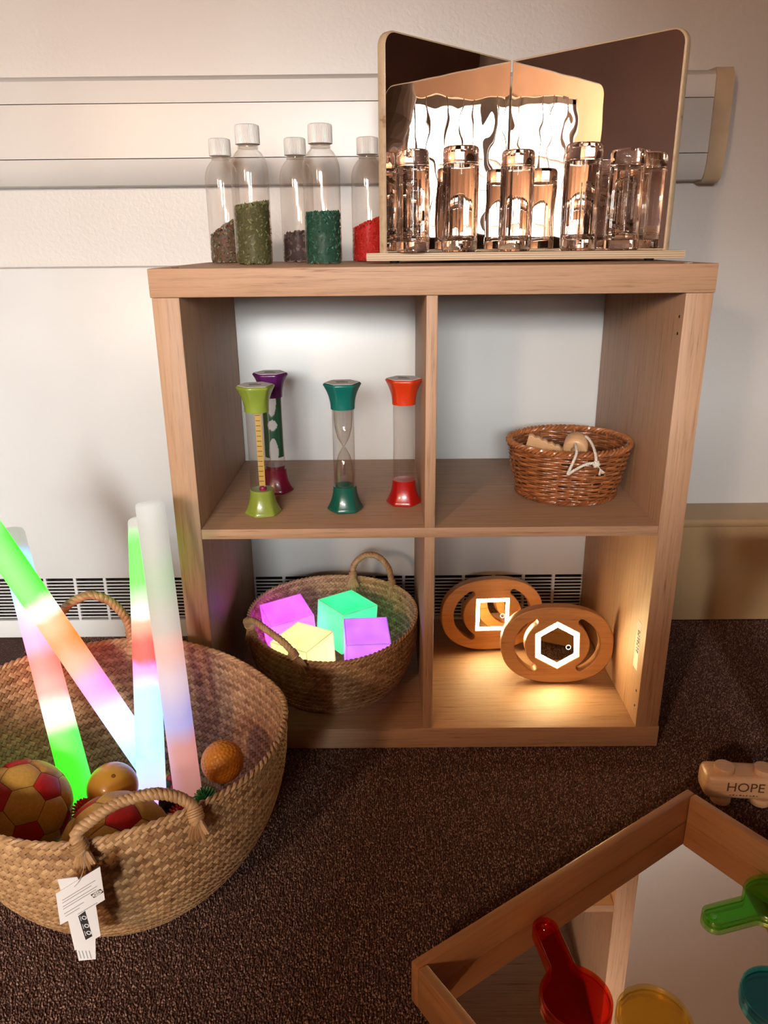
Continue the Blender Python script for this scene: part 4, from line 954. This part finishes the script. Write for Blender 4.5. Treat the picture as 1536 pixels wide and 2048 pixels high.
# ------------------------------------------------------------------ mirror tray in the foreground
TA = Vector((-0.0421, -0.4500, 0)); TB_ = Vector((0.3605, -0.1760, 0)); ex = (TB_ - TA).normalized(); ang = math.atan2(ex.y, ex.x); TL = (TB_ - TA).length; TH_ = 0.058; TT = 0.0125
ty = thing('mirror_tray', 'square beech framed floor mirror tray on the carpet', 'mirror tray', (TA.x, TA.y, 0), (0, 0, ang))
def rail(x0, y0, x1, y1, rz=0):
    L = math.hypot(x1 - x0, y1 - y0); mb = MB().rbox(0, L, -TT, 0, 0.0, TH_, 0.0018); return mb.build('frame_rail', M_pine, ty, (x0, y0, 0), (0, 0, math.atan2(y1 - y0, x1 - x0)))
rail(0, 0, TL, 0); rail(TL, -0.0002 - TT, TL, -TL + TT) ; rail(TL, -TL, 0, -TL); rail(0, -TL + TT, 0, -TT - 0.0002)
MB().box(TT, TL - TT, -TL + TT, -TT, 0.002, 0.014).build('base_board', M_pine, ty)
MB().box(TT + 0.0005, TL - TT - 0.0005, -TL + TT + 0.0005, -TT - 0.0005, 0.0142, 0.0158).build('mirror_sheet', mirror_mat('tray_mirror', (0.90, 0.84, 0.78), 0.00006, 7.0), ty, smooth=0)

# coloured see-through paddles lying on the mirror
def paddle_outline(Rb=0.039, hw_=0.0155, L=0.105, inset=0.0):
    xs = np.concatenate([np.linspace(-L, -L + hw_, 10), np.linspace(-L + hw_, Rb, 50)[1:]]); top = []
    for x in xs:
        hd = math.sqrt(max(0, hw_ ** 2 - min(0, x + L - hw_) ** 2)) if x < 0 else 0
        cb = math.sqrt(max(0, Rb ** 2 - x ** 2)) if abs(x) < Rb else 0
        k = 0.012
        if x < -L + hw_ or x > -Rb * 0.2: y = max(hd if x < 0 else 0, cb)
        else:
            a_, b_ = hd, cb; h = max(0.0, 1 - abs(a_ - b_) / k) if cb > 0 else max(0, 1 - abs(a_ - 0) / k); y = max(a_, b_) + (h * h * k * 0.25 if x > -Rb * 1.3 else 0)
        top.append((x, y))
    pts = top + [(x, -y) for x, y in top[-2:0:-1]]
    if inset:
        P = np.array(pts); T = np.roll(P, -1, 0) - np.roll(P, 1, 0); T /= np.linalg.norm(T, axis=1)[:, None] + 1e-12; Nn = np.stack([T[:, 1], -T[:, 0]], 1)
        c = P.mean(0); 
        P2 = P + Nn * inset
        if abs(np.ptp(P2[:, 1])) > abs(np.ptp(P[:, 1])): P2 = P - Nn * inset
        pts = [tuple(p) for p in P2]
    return pts
def paddle(label, c, toward, col, glc):
    """c: disc centre, toward: direction of the handle"""
    a = math.atan2(-toward[1], -toward[0])
    t = thing('colour_paddle', label, 'paddle', (c[0], c[1], 0.0160), (0, 0, a), 'see-through colour paddles on the mirror tray')
    m = clear('paddle_' + label.split()[0], col, 0.06, 0.45, 0.08, 2.5, glc); m2 = clear('paddle_rim_' + label.split()[0], tuple(x ** 0.5 for x in col), 0.10, 0.5, 0.12, 2.0, glc)
    o1 = paddle_outline(); o2 = paddle_outline(inset=0.0032)
    link('rim', put(shape_mesh('rim', [o1, o2], 0.0085, 0.0012, 2), m2), t, (0, 0, 0.0043), smooth=50)
    link('disc', put(shape_mesh('disc', [paddle_outline(inset=0.0033)], 0.0016), m), t, (0, 0, 0.0035), smooth=0)
    MB().lathe([(0.0001, 0.0045), (0.0042, 0.0048), (0.0048, 0.0056), (0.0042, 0.0064), (0.0001, 0.0058)], 20).build('grip_dimple', m2, t, (-0.092, 0, 0))
    return t
paddle('red see-through paddle on the mirror tray', (0.1360, -0.4660), (-0.17, 1.0), (0.95, 0.11, 0.02), (1, 0.45, 0.25))
paddle('yellow see-through paddle at the bottom edge of the photo', (0.2130, -0.4900), (0.5, -0.9), (1.0, 0.88, 0.38), (1, 0.9, 0.6))
paddle('green see-through paddle at the right of the mirror tray', (0.4160, -0.3370), (-1.0, -0.27), (0.50, 0.93, 0.28), (0.8, 1, 0.7))
paddle('blue see-through paddle in the bottom right corner', (0.3540, -0.4690), (0.9, -0.5), (0.07, 0.70, 0.80), (0.6, 0.95, 1))

# ------------------------------------------------------------------ wooden toy car
cr = thing('wooden_toy_car', 'wooden toy car engraved HOPE lying on its side', 'toy car', (0.4560, -0.1480, 0), (0, 0, -0.09))
CZ0, CZ1 = 0.0110, 0.0520
MB().rbox(-0.0535, 0.0560, 0.0, 0.0440, CZ0, CZ1, 0.0105, 4).build('body', M_toy, cr, smooth=60)
for x in (-0.0245, 0.0320):
    MB().cyl((0, 0, CZ1 - 0.001), (0, 0, CZ1 + 0.0085), 0.0145, 36, 0.0012).build('wheel', M_toy, cr, (x, 0.0175, 0), smooth=35)
    MB().cyl((0, 0, 0.0), (0, 0, CZ0 + 0.001), 0.0145, 36, 0.0012).build('wheel', M_toy, cr, (x, 0.0150, 0), smooth=35)
M_burn = simple('burnt_engraving', (104, 62, 40), 0.7)
o = link('engraved_word', put(text_mesh('engraved_word', 'HOPE', 0.0215, 0.00015), M_burn), cr, (0.0030, -0.0002, 0.0350), (PI / 2, 0, 0), 0)
for k in range(9): MB().box(-0.0018, 0.0016 - 0.0006 * (k % 3), -0.0002, 0.0, -0.0006, 0.0006 * (1 + k % 2)).build('engraved_mark', M_burn, cr, (-0.0170 + k * 0.0048, 0.0, 0.0215), None, 0)
